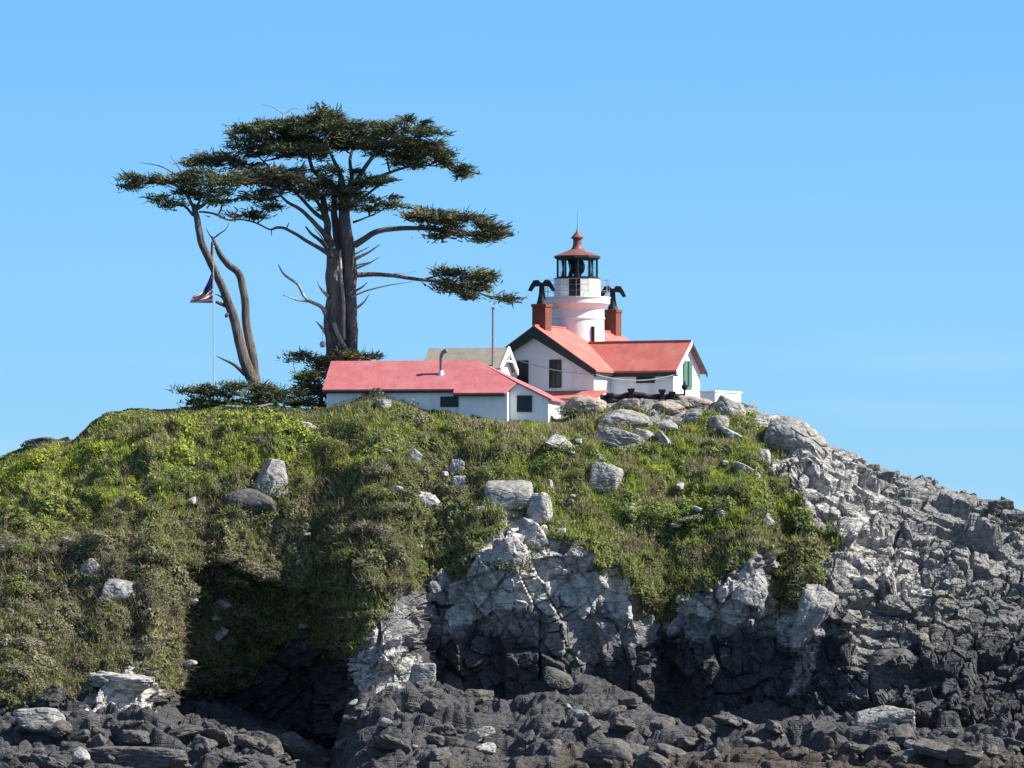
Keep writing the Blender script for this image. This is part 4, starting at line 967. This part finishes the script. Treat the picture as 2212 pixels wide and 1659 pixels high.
for j in range(nv + 1):
    for i in range(nu + 1):
        u, v = i / nu, j / nv                           # v=0 bottom of the hoist, 1 top
        hx = bot.lerp(top, v); end = tip + Vector((0.25 * v, 0, 0.1 - 0.35 * (1 - v) + 0.15 * v))
        drop = 0.55 * math.sin(math.pi * min(1, u)) * v
        q = hx.lerp(end, u) - Vector((0, 0, drop)); q.y += 0.16 * math.sin(9 * u + 5 * v) * u ** 0.5 + 0.07 * math.sin(19 * v + 3 * u)
        q.x -= 0.05
        Vf.append(q); Uf.append((u, v))
Ff = [(j * (nu + 1) + i, j * (nu + 1) + i + 1, (j + 1) * (nu + 1) + i + 1, (j + 1) * (nu + 1) + i) for j in range(nv) for i in range(nu)]
flag = mesh_np('flag', np.array([v[:] for v in Vf]), np.array(Ff), fm, smooth=True)
ul = flag.data.uv_layers.new(name='UVMap')
li = np.zeros(len(flag.data.loops), np.int32); flag.data.loops.foreach_get('vertex_index', li)
ul.data.foreach_set('uv', np.array(Uf, np.float32)[li].ravel())
so = flag.modifiers.new('thickness', 'SOLIDIFY'); so.thickness = 0.012
tag(flag, 'limp striped red and white flag with a dark blue corner on the flagpole', 'flag')

# ------------------------------------------------------------------ cypress trees
def z3(x, y): return 101.6 + x * 0.19522, 101.59 + y * 0.19522
def smooth_path(pts, n=7):
    """Catmull-Rom through (x, y, z, radius) rows"""
    p = np.array(pts, float); p = np.vstack([2 * p[0] - p[1], p, 2 * p[-1] - p[-2]]); out = []
    for i in range(1, len(p) - 2):
        for k in range(n):
            t = k / n; a, b_, c, d = p[i - 1:i + 3]
            out.append(0.5 * ((2 * b_) + (-a + c) * t + (2 * a - 5 * b_ + 4 * c - d) * t * t + (-a + 3 * b_ - 3 * c + d) * t ** 3))
    out.append(p[-2]); return np.array(out)
class Tree:
    def __init__(s, y, seed): s.y = y; s.g = np.random.default_rng(seed); s.wood = [[], []]; s.dead = []; s.limbs = []; s.stems = []; s.q = []; s.tone = []; s.skel = []
    def limb(s, pts, r0=None, r1=None, dead=False, n=None, wob=0.06, flute=0.0):
        """pts rows: (z3x, z3y, depth offset, width on the survey picture)"""
        rows = []
        for x, yy, dy, wd in pts:
            a, b_ = z3(x, yy); c = at(a, b_, s.y + dy); rows.append((c.x, c.y, c.z, wd * 0.19522 * S(s.y) * (0.46 if wd > 20 else 0.5)))
        q = smooth_path(rows, 8); s.skel += [tuple(r) for r in q]
        s.tube(q, dead, n, wob, flute)
    def tube(s, q, dead=False, n=None, wob=0.06, flute=0.0):
        P_, r = q[:, :3].copy(), np.maximum(q[:, 3], 0.012)
        n = n or (22 if r.max() > 0.4 else 12 if r.max() > 0.12 else 7)
        P_ += np.stack([vnoise(P_ * 1.3 + k * 31, 7 + k) for k in range(3)], 1) * np.minimum(r, 0.3)[:, None] * wob * 5
        T = np.gradient(P_, axis=0); T /= np.linalg.norm(T, axis=1, keepdims=True)
        A = np.cross(T, np.array([0.15, 1, 0.1])); A /= np.linalg.norm(A, axis=1, keepdims=True) + 1e-9; Bv = np.cross(T, A)
        th = np.arange(n) * 2 * math.pi / n
        ring = A[:, None, :] * np.cos(th)[None, :, None] + Bv[:, None, :] * np.sin(th)[None, :, None]
        rad = np.repeat(r[:, None], n, 1)
        if flute:
            Lc = np.arange(len(r))[:, None] * 0.05
            rad = rad * (1 + flute * (np.sin(th[None, :] * 4 + Lc * 2.0) * 0.5 + np.sin(th[None, :] * 7 - Lc * 3.1 + 1) * 0.35))
        V_ = (P_[:, None, :] + ring * rad[..., None]).reshape(-1, 3)
        m = len(P_); i2 = np.arange(m * n).reshape(m, n)
        F_ = np.stack([i2[:-1], np.roll(i2[:-1], -1, 1), np.roll(i2[1:], -1, 1), i2[1:]], -1).reshape(-1, 4)
        if dead: s.dead.append((V_, F_)); return
        if n > 7 and not flute: s.limbs.append((V_, F_)); return
        if flute: s.stems.append((V_, F_)); return
        tgt = s.wood
        off = sum(len(v) for v in tgt[0]); tgt[0].append(V_); tgt[1].append(F_ + off)
    def pad(s, x, yy, rx, ry, dy=0.0, brown=0.0, dens=1.0, droop=0.0, rz=None, lean=0.0, branch=True):
        g = s.g; a, b_ = z3(x, yy); c = np.array(at(a, b_, s.y + dy)); k_ = 0.19522 * S(s.y)
        RX, RZ = rx * k_, ry * k_; RY = (rz if rz else min(2.6, 0.75 * RX + 0.4))
        ncl = max(4, int(dens * 4.9 * RX * RY * max(RZ, 0.35) ** 0.6))
        ax = g.normal(0, 1, (ncl, 2)); ax /= np.linalg.norm(ax, axis=1, keepdims=True); rr = np.sqrt(g.random(ncl)); ax *= rr[:, None]
        ht = np.sqrt(np.clip(1 - rr ** 2, 0, 1)); w = g.uniform(-0.65, 1.0, ncl) * ht
        cc = c + np.stack([ax[:, 0] * RX, ax[:, 1] * RY, w * RZ - droop * k_ * np.clip(ax[:, 0], 0, 1) ** 2 + lean * ax[:, 0] * RX], 1)
        if branch and s.skel:
            sk = np.array(s.skel); far = np.argsort(np.linalg.norm((sk[:, :3] - c) * np.array([1, 1, 1.4]) + np.array([0, 0, 0.6]), axis=1))[0]
            st = sk[far]
            for j in range(min(7, 2 + ncl // 6)):
                en = cc[g.integers(ncl)]; md = (st[:3] * 0.45 + en * 0.55) + np.array([0, 0, -0.12]) + g.normal(0, 0.12, 3)
                s.tube(smooth_path([(*st[:3], min(st[3] * 0.6, 0.09)), (*md, 0.05), (*en, 0.018)], 6), n=6)
        for q in cc:
            m = int(70 * dens ** 0.3); out = q - c; out[2] *= 0.4; out = out / (np.linalg.norm(out) + 0.3)
            sa, sz = g.uniform(0.34, 0.85), g.uniform(0.07, 0.18)
            P_ = q + g.normal(0, 1, (m, 3)) * np.array([sa * 0.6, sa * 0.6, sz])
            d = out[None] * 0.9 + g.normal(0, 0.5, (m, 3)) * np.array([1, 1, 0.42]) + np.array([0.22, 0, 0.16]); d /= np.linalg.norm(d, axis=1, keepdims=True)
            L_ = g.uniform(0.2, 0.65, (m, 1)); wv = np.cross(d, g.normal(0, 1, (m, 3)) + np.array([0, 0, 0.5])); wv /= np.linalg.norm(wv, axis=1, keepdims=True); wv *= g.uniform(0.025, 0.07, (m, 1))
            s.q.append(np.stack([P_ - wv, P_ + wv, P_ + d * L_ + wv * 0.35, P_ + d * L_ - wv * 0.35], 1).reshape(-1, 3))
            base = np.array([0.085, 0.102, 0.052]) if g.random() > 0.10 + brown else np.array([0.15, 0.135, 0.08])
            if g.random() < 0.12: base = np.array([0.16, 0.17, 0.07])
            s.tone.append(np.repeat(base[None] * g.uniform(0.6, 1.4) * g.uniform(0.75, 1.25, (m, 1)), 4, 0))
    def build(s, name, base, label, group=None, cat='tree', bark='bark', deadmat='deadwood'):
        r = empty(name, base); tag(r, label, cat, group); inv = np.array(base)
        for V_, F_ in s.stems: mesh_np('trunk', V_ - inv, F_, M[bark], r, smooth=True)
        for V_, F_ in s.limbs: mesh_np('branch', V_ - inv, F_, M[bark], r, smooth=True)
        for V_, F_ in s.dead: mesh_np('dead_branch', V_ - inv, F_, M[deadmat], r, smooth=True)
        if s.q:
            V_ = np.vstack(s.q) - inv; F_ = np.arange(len(V_)).reshape(-1, 4); tn = np.vstack(s.tone)
            if s.wood[0]:                                   # the fine twigs belong to the crown
                Wv = np.vstack(s.wood[0]) - inv; F_ = np.vstack([F_, np.vstack(s.wood[1]) + len(V_)]); V_ = np.vstack([V_, Wv]); tn = np.vstack([tn, np.tile([[0.10, 0.085, 0.07]], (len(Wv), 1))])
            mesh_np('crown', V_, F_, M['needle'], r, cols=tn)
        return r
def bark_mat(name, lo, hi):
    m, N, L, b = new_mat(name); v = objvec(N, L, (6, 6, 0.7))
    n = noise_n(N, L, 1.6, 7, 0.7, v); n2 = noise_n(N, L, 0.5, 4, 0.6)
    c = mix_rgb(N, L, ramp(N, L, n, [(0.35, 0), (0.66, 1)]), lo, hi); c = mix_rgb(N, L, ramp(N, L, n2, [(0.5, 0), (0.7, 0.5)]), c, tuple(x * 1.5 for x in hi))
    L.new(c, b.inputs['Base Color']); b.inputs['Roughness'].default_value = 0.9; b.inputs['Specular IOR Level'].default_value = 0.15
    bump(N, L, b, n, 1.0, 0.12); return m
M['bark'] = bark_mat('cypress_bark', (0.06, 0.051, 0.046), (0.20, 0.172, 0.148))
M['deadwood'] = bark_mat('bleached_wood', (0.22, 0.19, 0.16), (0.50, 0.46, 0.40))
M['deadwood_dark'] = bark_mat('dead_twig', (0.07, 0.05, 0.055), (0.16, 0.13, 0.13))

T = Tree(6.0, 21)                                          # the big multi-stemmed cypress
T.limb([(1195, 1420, 0, 120), (1195, 1290, 0, 92), (1192, 1100, 0, 84), (1185, 920, 0, 78), (1180, 790, 0, 66), (1160, 680, 0.2, 46), (1145, 560, 0.4, 38), (1130, 470, 0.5, 30)], flute=0.14)
T.limb([(1285, 1420, 0.5, 90), (1280, 1290, 0.5, 66), (1272, 1050, 0.5, 70), (1268, 820, 0.4, 76), (1252, 660, 0.3, 72), (1242, 540, 0.2, 60), (1235, 450, 0.1, 48), (1230, 380, 0, 30)], flute=0.14)
T.limb([(1235, 1420, 1.2, 80), (1235, 1200, 1.2, 70), (1228, 950, 1.0, 66), (1215, 760, 0.9, 54), (1195, 600, 0.8, 40), (1190, 480, 0.6, 30)], flute=0.12)
T.limb([(1165, 1420, -0.6, 60), (1165, 1250, -0.6, 40), (1150, 1130, -0.4, 34), (1165, 1000, -0.2, 26)], flute=0.12)
for pts in ([(1240, 500, 0, 40), (1165, 420, 0.5, 30), (1090, 360, 1.0, 24), (1050, 270, 1.2, 16), (960, 190, 1.2, 9)],
            [(1240, 470, -0.3, 34), (1225, 380, -0.6, 26), (1185, 290, -1.0, 18), (1150, 200, -1.2, 10), (1120, 120, -1.2, 6)],
            [(1245, 480, 0, 32), (1280, 390, 0.6, 24), (1275, 290, 1.0, 16), (1300, 190, 1.2, 8)],
            [(1248, 510, -0.2, 36), (1310, 400, -0.6, 28), (1375, 300, -1.2, 20), (1450, 200, -1.6, 12), (1550, 130, -1.8, 7)],
            [(1250, 500, 0.2, 30), (1350, 420, 0.8, 22), (1460, 370, 1.2, 16), (1600, 330, 1.6, 10), (1760, 330, 1.8, 6)],
            [(1250, 560, -0.2, 24), (1330, 500, -0.8, 16), (1440, 420, -1.2, 11), (1540, 400, -1.4, 6)],
            [(1160, 700, -0.2, 34), (1110, 640, -0.6, 28), (1040, 570, -1.0, 22), (950, 510, -1.4, 15), (870, 440, -1.6, 9), (760, 400, -1.8, 6)],
            [(1150, 610, 0.2, 26), (1080, 560, 0.6, 20), (1000, 470, 1.0, 15), (900, 380, 1.5, 11), (760, 250, 1.8, 7), (660, 280, 1.9, 4)],
            [(1180, 780, 0.0, 30), (1130, 720, -0.3, 22), (1080, 680, -0.3, 14), (1045, 640, -0.3, 8)],
            [(1145, 600, 0.4, 22), (1110, 520, 0.8, 18), (1060, 470, 1, 12), (1000, 420, 1.2, 8)],
            [(1295, 740, 0.2, 40), (1350, 700, 0.0, 34), (1440, 657, -0.4, 30), (1620, 648, -0.8, 24), (1760, 665, -1.0, 16), (1900, 690, -1.2, 7)],
            [(1300, 890, 0.4, 30), (1400, 884, 0.5, 25), (1500, 893, 0.6, 22), (1650, 915, 0.8, 17), (1780, 930, 0.9, 12), (1920, 975, 1.0, 6)],
            [(1640, 915, 0.8, 12), (1730, 890, 0.9, 8), (1800, 880, 1.0, 5)],
            [(1180, 790, -0.4, 34), (1120, 752, -0.8, 24), (1050, 715, -1.2, 18), (950, 655, -1.6, 15), (900, 645, -1.8, 14), (860, 655, -1.9, 9), (790, 620, -2.0, 9), (720, 605, -2.0, 8), (650, 606, -2.1, 8), (590, 575, -2.2, 6), (520, 562, -2.2, 5)],
            [(945, 655, -1.6, 8), (960, 620, -1.6, 4)], [(870, 655, -1.9, 6), (870, 690, -1.9, 3)],
            [(1290, 620, 0.2, 14), (1340, 600, 0, 9), (1410, 570, -0.2, 6), (1470, 540, -0.2, 4)]):
    T.limb(pts)
for pts in ([(1150, 1090, -0.3, 34), (1125, 1050, -0.5, 22), (1065, 1020, -0.7, 17), (1030, 985, -0.8, 15), (1000, 935, -0.9, 14), (935, 885, -1.0, 11), (905, 835, -1.1, 5)],
            [(1060, 1022, -0.7, 14), (1000, 1015, -0.9, 9), (930, 990, -1.1, 5)],
            [(1300, 805, 0.2, 20), (1360, 775, 0, 13), (1430, 730, -0.2, 3)], [(1300, 858, 0.2, 14), (1370, 828, 0, 8), (1420, 798, -0.2, 3)], [(1300, 840, 0.3, 10), (1390, 820, 0.3, 4)],
            [(1300, 972, 0.2, 15), (1335, 950, 0, 9), (1362, 925, -0.1, 3)], [(1295, 1065, 0.2, 17), (1340, 1030, 0, 10), (1372, 985, -0.1, 3)],
            [(1280, 1000, -0.2, 10), (1370, 965, -0.4, 8), (1460, 943, -0.6, 6), (1595, 922, -0.7, 2)], [(1300, 780, 0.2, 12), (1370, 745, 0.1, 3)],
            [(1188, 1135, -0.75, 26), (1215, 1200, -0.85, 24), (1250, 1260, -0.8, 20), (1275, 1310, -0.7, 14)], [(1222, 760, -0.45, 12), (1228, 900, -0.55, 15), (1240, 1050, -0.6, 18), (1243, 1220, -0.55, 14)],
            [(1150, 1190, -0.4, 20), (1120, 1150, -0.5, 12), (1098, 1125, -0.6, 4)], [(1160, 1000, -0.4, 20), (1125, 960, -0.5, 12), (1105, 920, -0.6, 3)],
            [(1165, 530, -0.1, 10), (1190, 560, -0.2, 8), (1150, 520, -0.2, 4)], [(1160, 750, -0.5, 10), (1130, 700, -0.6, 8), (1090, 650, -0.6, 3)],
            [(930, 60, 1.0, 5), (880, 30, 1.0, 4), (815, 14, 1.0, 2)], [(940, 62, 1.0, 4), (980, 36, 1.0, 3), (1030, 40, 1.0, 2)], [(930, 110, 1.0, 6), (930, 60, 1.0, 5)],
            [(1500, 880, 0.6, 3), (1560, 880, 0.6, 2), (1610, 866, 0.6, 1.5)]):
    T.limb(pts, dead=True)
for a in ((1140, 66, 95, 34, 0.2), (1000, 112, 110, 40, 0.2), (1170, 85, 120, 45, 0.5), (1060, 140, 150, 50, -0.8), (1200, 140, 150, 55, -1.0), (820, 140, 125, 42, 1.0), (920, 165, 150, 60, 0.6), (1080, 190, 180, 55, 1.8), (1320, 165, 120, 50, 0.8), (720, 155, 45, 14, 1.2),
          (1570, 112, 95, 38, -1.8), (1540, 155, 150, 36, -1.6), (1660, 165, 65, 22, -1.8), (1425, 130, 70, 25, -1.2), (1690, 222, 70, 20, -1.6),
          (770, 220, 150, 42, 1.5), (900, 235, 150, 45, 1.8), (1000, 250, 130, 45, -0.8), (660, 290, 150, 36, 1.8), (560, 310, 60, 14, 1.9), (480, 320, 30, 7, 1.9), (690, 335, 120, 26, 1.2), (1060, 270, 130, 40, 2.2), (1350, 215, 180, 42, 0.5), (1480, 225, 170, 40, -1.0),
          (1560, 265, 190, 46, 0.8), (1690, 300, 150, 44, 1.4), (1800, 345, 75, 28, 1.8), (1860, 375, 50, 14, 1.8), (1590, 330, 90, 22, 1.2), (1430, 285, 90, 26, 1.6), (1180, 240, 90, 24, 2.0)):
    T.pad(*a)
for a in ((860, 385, 180, 44, -1.6, 0.35), (720, 400, 150, 40, -1.8, 0.3), (1000, 400, 170, 55, -0.8, 0.4), (930, 450, 120, 34, 0.8, 0.3), (1200, 355, 120, 28, -0.6, 0.1), (1150, 470, 150, 50, -0.9, 0.35), (1080, 440, 120, 40, 1.2, 0.3), (1280, 460, 120, 40, 0.9, 0.2),
          (1430, 408, 140, 18, -1.2, 0.1), (1330, 410, 90, 20, 0.6, 0), (1410, 500, 110, 28, -0.2, 0.1), (1490, 538, 60, 12, -0.2, 0.1), (1360, 545, 70, 16, 0.6, 0.1), (820, 500, 70, 16, -1.2, 0.3), (850, 545, 40, 16, -1.4, 0.4), (790, 470, 90, 18, -1.8, 0.2), (640, 420, 70, 20, -1.9, 0.1),
          (1180, 545, 60, 24, 0.2, 0.3), (1250, 520, 70, 24, -0.5, 0.1), (735, 593, 66, 15, -2.0, 0.1), (770, 580, 30, 9, -2.0, 0)):
    T.pad(*a, dens=0.85)
for a in ((1700, 585, 170, 30, -0.9), (1620, 595, 110, 16, -0.8), (1850, 610, 150, 42, -1.1), (1950, 655, 100, 40, -1.2), (1900, 680, 120, 26, -1.0), (2010, 690, 55, 30, -1.2), (1740, 640, 80, 14, -0.9), (1970, 715, 40, 18, -1.2), (1735, 690, 30, 12, -0.9)):
    T.pad(*a, brown=0.25, droop=25)
for a in ((1790, 870, 95, 34, 0.9), (1890, 880, 110, 42, 1.0), (1850, 930, 110, 32, 1.0), (1950, 960, 100, 30, 1.1), (2040, 1000, 62, 12, 1.1), (1760, 945, 60, 14, 0.9), (1980, 905, 40, 22, 1.0), (1800, 965, 60, 12, 1.0), (1925, 1000, 60, 12, 1.0)):
    T.pad(*a, brown=0.15, droop=30)
for a in ((1060, 1320, 90, 22, -0.4), (1110, 1350, 80, 22, -0.2), (1230, 1300, 80, 14, -1.0), (1370, 1305, 90, 9, -0.6), (1010, 1305, 40, 9, -0.4), (1300, 1310, 60, 12, 0.6), (1120, 1385, 60, 20, 0.2), (1060, 1420, 50, 9, 0), (1080, 1460, 60, 10, 0)):
    T.pad(*a, branch=False, dens=1.1)
bx, by = z3(1230, 1420)
T.build('cypress', at(bx, by, 6.0), 'big flat crowned cypress with several thick trunks behind the red shed')

T2 = Tree(2.0, 22)                                          # the smaller leaning cypress with two bare trunks
T2.limb([(812, 1560, 0, 78), (798, 1470, 0, 64), (752, 1380, 0, 62), (718, 1290, 0, 60), (690, 1150, 0, 54), (640, 1010, 0, 50), (600, 910, -0.1, 44), (560, 820, -0.2, 42), (522, 740, -0.3, 40), (495, 650, -0.3, 36), (482, 570, -0.3, 32), (470, 530, -0.3, 26)], flute=0.08)
T2.limb([(800, 1560, 0.6, 70), (795, 1460, 0.6, 56), (770, 1320, 0.6, 52), (745, 1150, 0.6, 46), (733, 1000, 0.6, 44), (708, 890, 0.6, 42), (645, 835, 0.5, 38), (605, 780, 0.5, 30), (575, 715, 0.4, 16), (565, 690, 0.4, 11)], flute=0.08)
for pts in ([(478, 560, -0.3, 22), (530, 520, -0.5, 17), (560, 450, -0.6, 12), (600, 400, -0.7, 7)], [(475, 550, -0.3, 20), (430, 470, 0, 15), (400, 420, 0.3, 10), (330, 405, 0.5, 6), (220, 410, 0.6, 4)],
            [(470, 585, -0.3, 16), (430, 540, -0.2, 12), (370, 510, -0.2, 8), (300, 500, -0.2, 4)], [(480, 560, -0.3, 16), (510, 480, 0.4, 11), (500, 400, 0.8, 6)], [(500, 565, -0.3, 10), (570, 575, -0.5, 8), (650, 608, -0.7, 6), (700, 606, -0.7, 3)]):
    T2.limb(pts)
for pts in ([(645, 1050, 0, 22), (610, 1035, -0.2, 18), (586, 1025, -0.3, 15)], [(735, 1400, -0.2, 22), (680, 1350, -0.3, 16), (620, 1320, -0.4, 8), (588, 1303, -0.4, 3)], [(630, 1015, 0, 10), (605, 995, -0.1, 7), (580, 985, -0.2, 3)],
            [(568, 705, 0.4, 10), (600, 680, 0.4, 8), (635, 655, 0.4, 5), (652, 622, 0.4, 2)], [(566, 700, 0.4, 9), (552, 680, 0.4, 6), (535, 650, 0.4, 3)], [(568, 720, 0.3, 16), (562, 790, 0.1, 14), (560, 850, 0, 10)],
            [(425, 400, 0.2, 8), (380, 375, 0.2, 7), (300, 330, 0.2, 6), (195, 312, 0.2, 2)], [(425, 400, 0.2, 7), (395, 340, 0.2, 5), (352, 280, 0.2, 2)], [(648, 1085, -0.3, 16), (640, 1095, -0.4, 18), (636, 1105, -0.3, 8)],
            [(300, 500, 0, 4), (260, 520, 0, 2), (235, 510, 0, 1.5)], [(370, 515, 0, 4), (320, 545, 0, 3), (260, 530, 0, 1.5)]):
    T2.limb(pts, dead=True)
for a in ((150, 392, 45, 10, 0.5), (240, 408, 110, 24, 0.5), (135, 432, 36, 9, 0.5), (330, 415, 100, 28, 0.3), (400, 405, 90, 32, -0.4), (470, 400, 80, 36, 0.6), (540, 395, 110, 42, -0.5), (620, 410, 110, 38, -0.6), (300, 497, 46, 11, -0.2), (375, 528, 60, 18, -0.2), (470, 470, 60, 26, 0.6), (560, 485, 90, 26, -0.5), (610, 460, 90, 24, 0.4), (620, 520, 60, 14, -0.2), (430, 440, 50, 20, 0)):
    T2.pad(*a, dens=0.9)
bx, by = z3(806, 1560)
T2.build('cypress', at(bx, by, 2.0), 'smaller leaning cypress with two bare trunks left of the big one', deadmat='deadwood_dark')

# tangle of low wind-cut cypress on the crest between the leaning tree and the shed
def thicket(y, seed, pads, limbs, base, label, dead=()):
    t = Tree(y, seed)
    for l in limbs: t.limb(l)
    for l in dead: t.limb(l, dead=True)
    for a in pads: t.pad(*a, branch=True, dens=0.5)
    bx, by = z3(*base); return t.build('wind_cut_cypress', at(bx, by, y), label, None, 'shrub')
thicket(0.0, 31, ((440, 1482, 45, 8, 0), (530, 1475, 40, 14, 0), (590, 1510, 50, 20, 0.3), (640, 1490, 60, 22, -0.3), (700, 1455, 46, 16, 0), (660, 1462, 30, 14, 0), (560, 1545, 80, 22, 0.2), (480, 1545, 30, 18, 0), (520, 1570, 120, 16, 0.3), (620, 1550, 70, 20, -0.4)),
        ([(600, 1610, 0, 26), (570, 1560, 0, 22), (545, 1500, 0, 12), (510, 1470, 0, 6)], [(600, 1610, 0, 18), (640, 1540, 0.2, 14), (690, 1470, 0.2, 8), (730, 1450, 0.2, 4)], [(560, 1520, 0, 10), (490, 1490, 0, 14), (390, 1480, 0, 12)], [(560, 1540, 0, 12), (480, 1520, 0, 6), (440, 1510, 0, 3)]),
        (600, 1600), 'dark tangled shrub at the foot of the flagpole on the crest')
thicket(-1.0, 32, ((850, 1500, 70, 22, 0), (900, 1480, 46, 12, 0), (930, 1510, 40, 10, 0.3), (830, 1470, 36, 12, 0), (780, 1520, 60, 20, 0.2), (900, 1550, 110, 26, -0.2), (800, 1570, 100, 24, -0.4), (980, 1540, 80, 22, -0.2)),
        ([(850, 1600, 0, 24), (860, 1540, 0, 16), (900, 1490, 0, 7)], [(850, 1600, 0, 18), (800, 1540, 0.2, 14), (760, 1520, 0.3, 6)]),
        (850, 1600), 'dark low shrub right of the leaning trunks',
        dead=([(640, 1560, -1.2, 14), (720, 1568, -1.3, 20), (800, 1566, -1.4, 22), (870, 1548, -1.3, 10)], [(930, 1560, -0.8, 8), (970, 1540, -0.9, 10), (1010, 1515, -0.9, 4)]))
thicket(-0.2, 33, ((1070, 1475, 60, 12, 0), (1010, 1495, 60, 9, 0), (1090, 1520, 60, 26, 0.2), (1040, 1550, 90, 24, -0.2), (1100, 1570, 60, 26, -0.3), (1090, 1425, 40, 9, 0), (1050, 1400, 34, 7, 0)),
        ([(1120, 1600, 0, 28), (1125, 1500, 0, 22), (1110, 1430, 0, 18), (1080, 1370, 0, 10)], [(1120, 1500, 0, 14), (1060, 1480, 0, 9), (1000, 1490, 0, 5)], [(1115, 1440, 0, 10), (1060, 1425, 0, 9), (1000, 1420, 0, 6)]),
        (1110, 1600), 'dark layered shrub pressed against the left end of the shed',
        dead=([(1000, 1490, -0.3, 8), (1060, 1500, -0.4, 12), (1110, 1480, -0.4, 9), (1135, 1465, -0.4, 4)], [(1090, 1540, -0.4, 9), (1140, 1500, -0.5, 5)]))
# white float hanging from the big tree's left side
hx, hy = z3(1132, 1243); c = at(hx, hy, 5.0); k0 = at(*z3(1132, 1128), 5.0)
m = MB(); m.lathe([(0.02, c.z + 0.24), (0.12, c.z + 0.22), (0.21, c.z + 0.08), (0.22, c.z - 0.05), (0.16, c.z - 0.18), (0.04, c.z - 0.24)], 16, (c.x, c.y)); m.tube([(c.x, c.y, c.z + 0.2), (c.x, c.y, k0.z)], 0.015, 5)
tag(m.build('hanging_float', M['pole_white'], smooth=50), 'pale round float hanging on a rope from the big cypress', 'float')
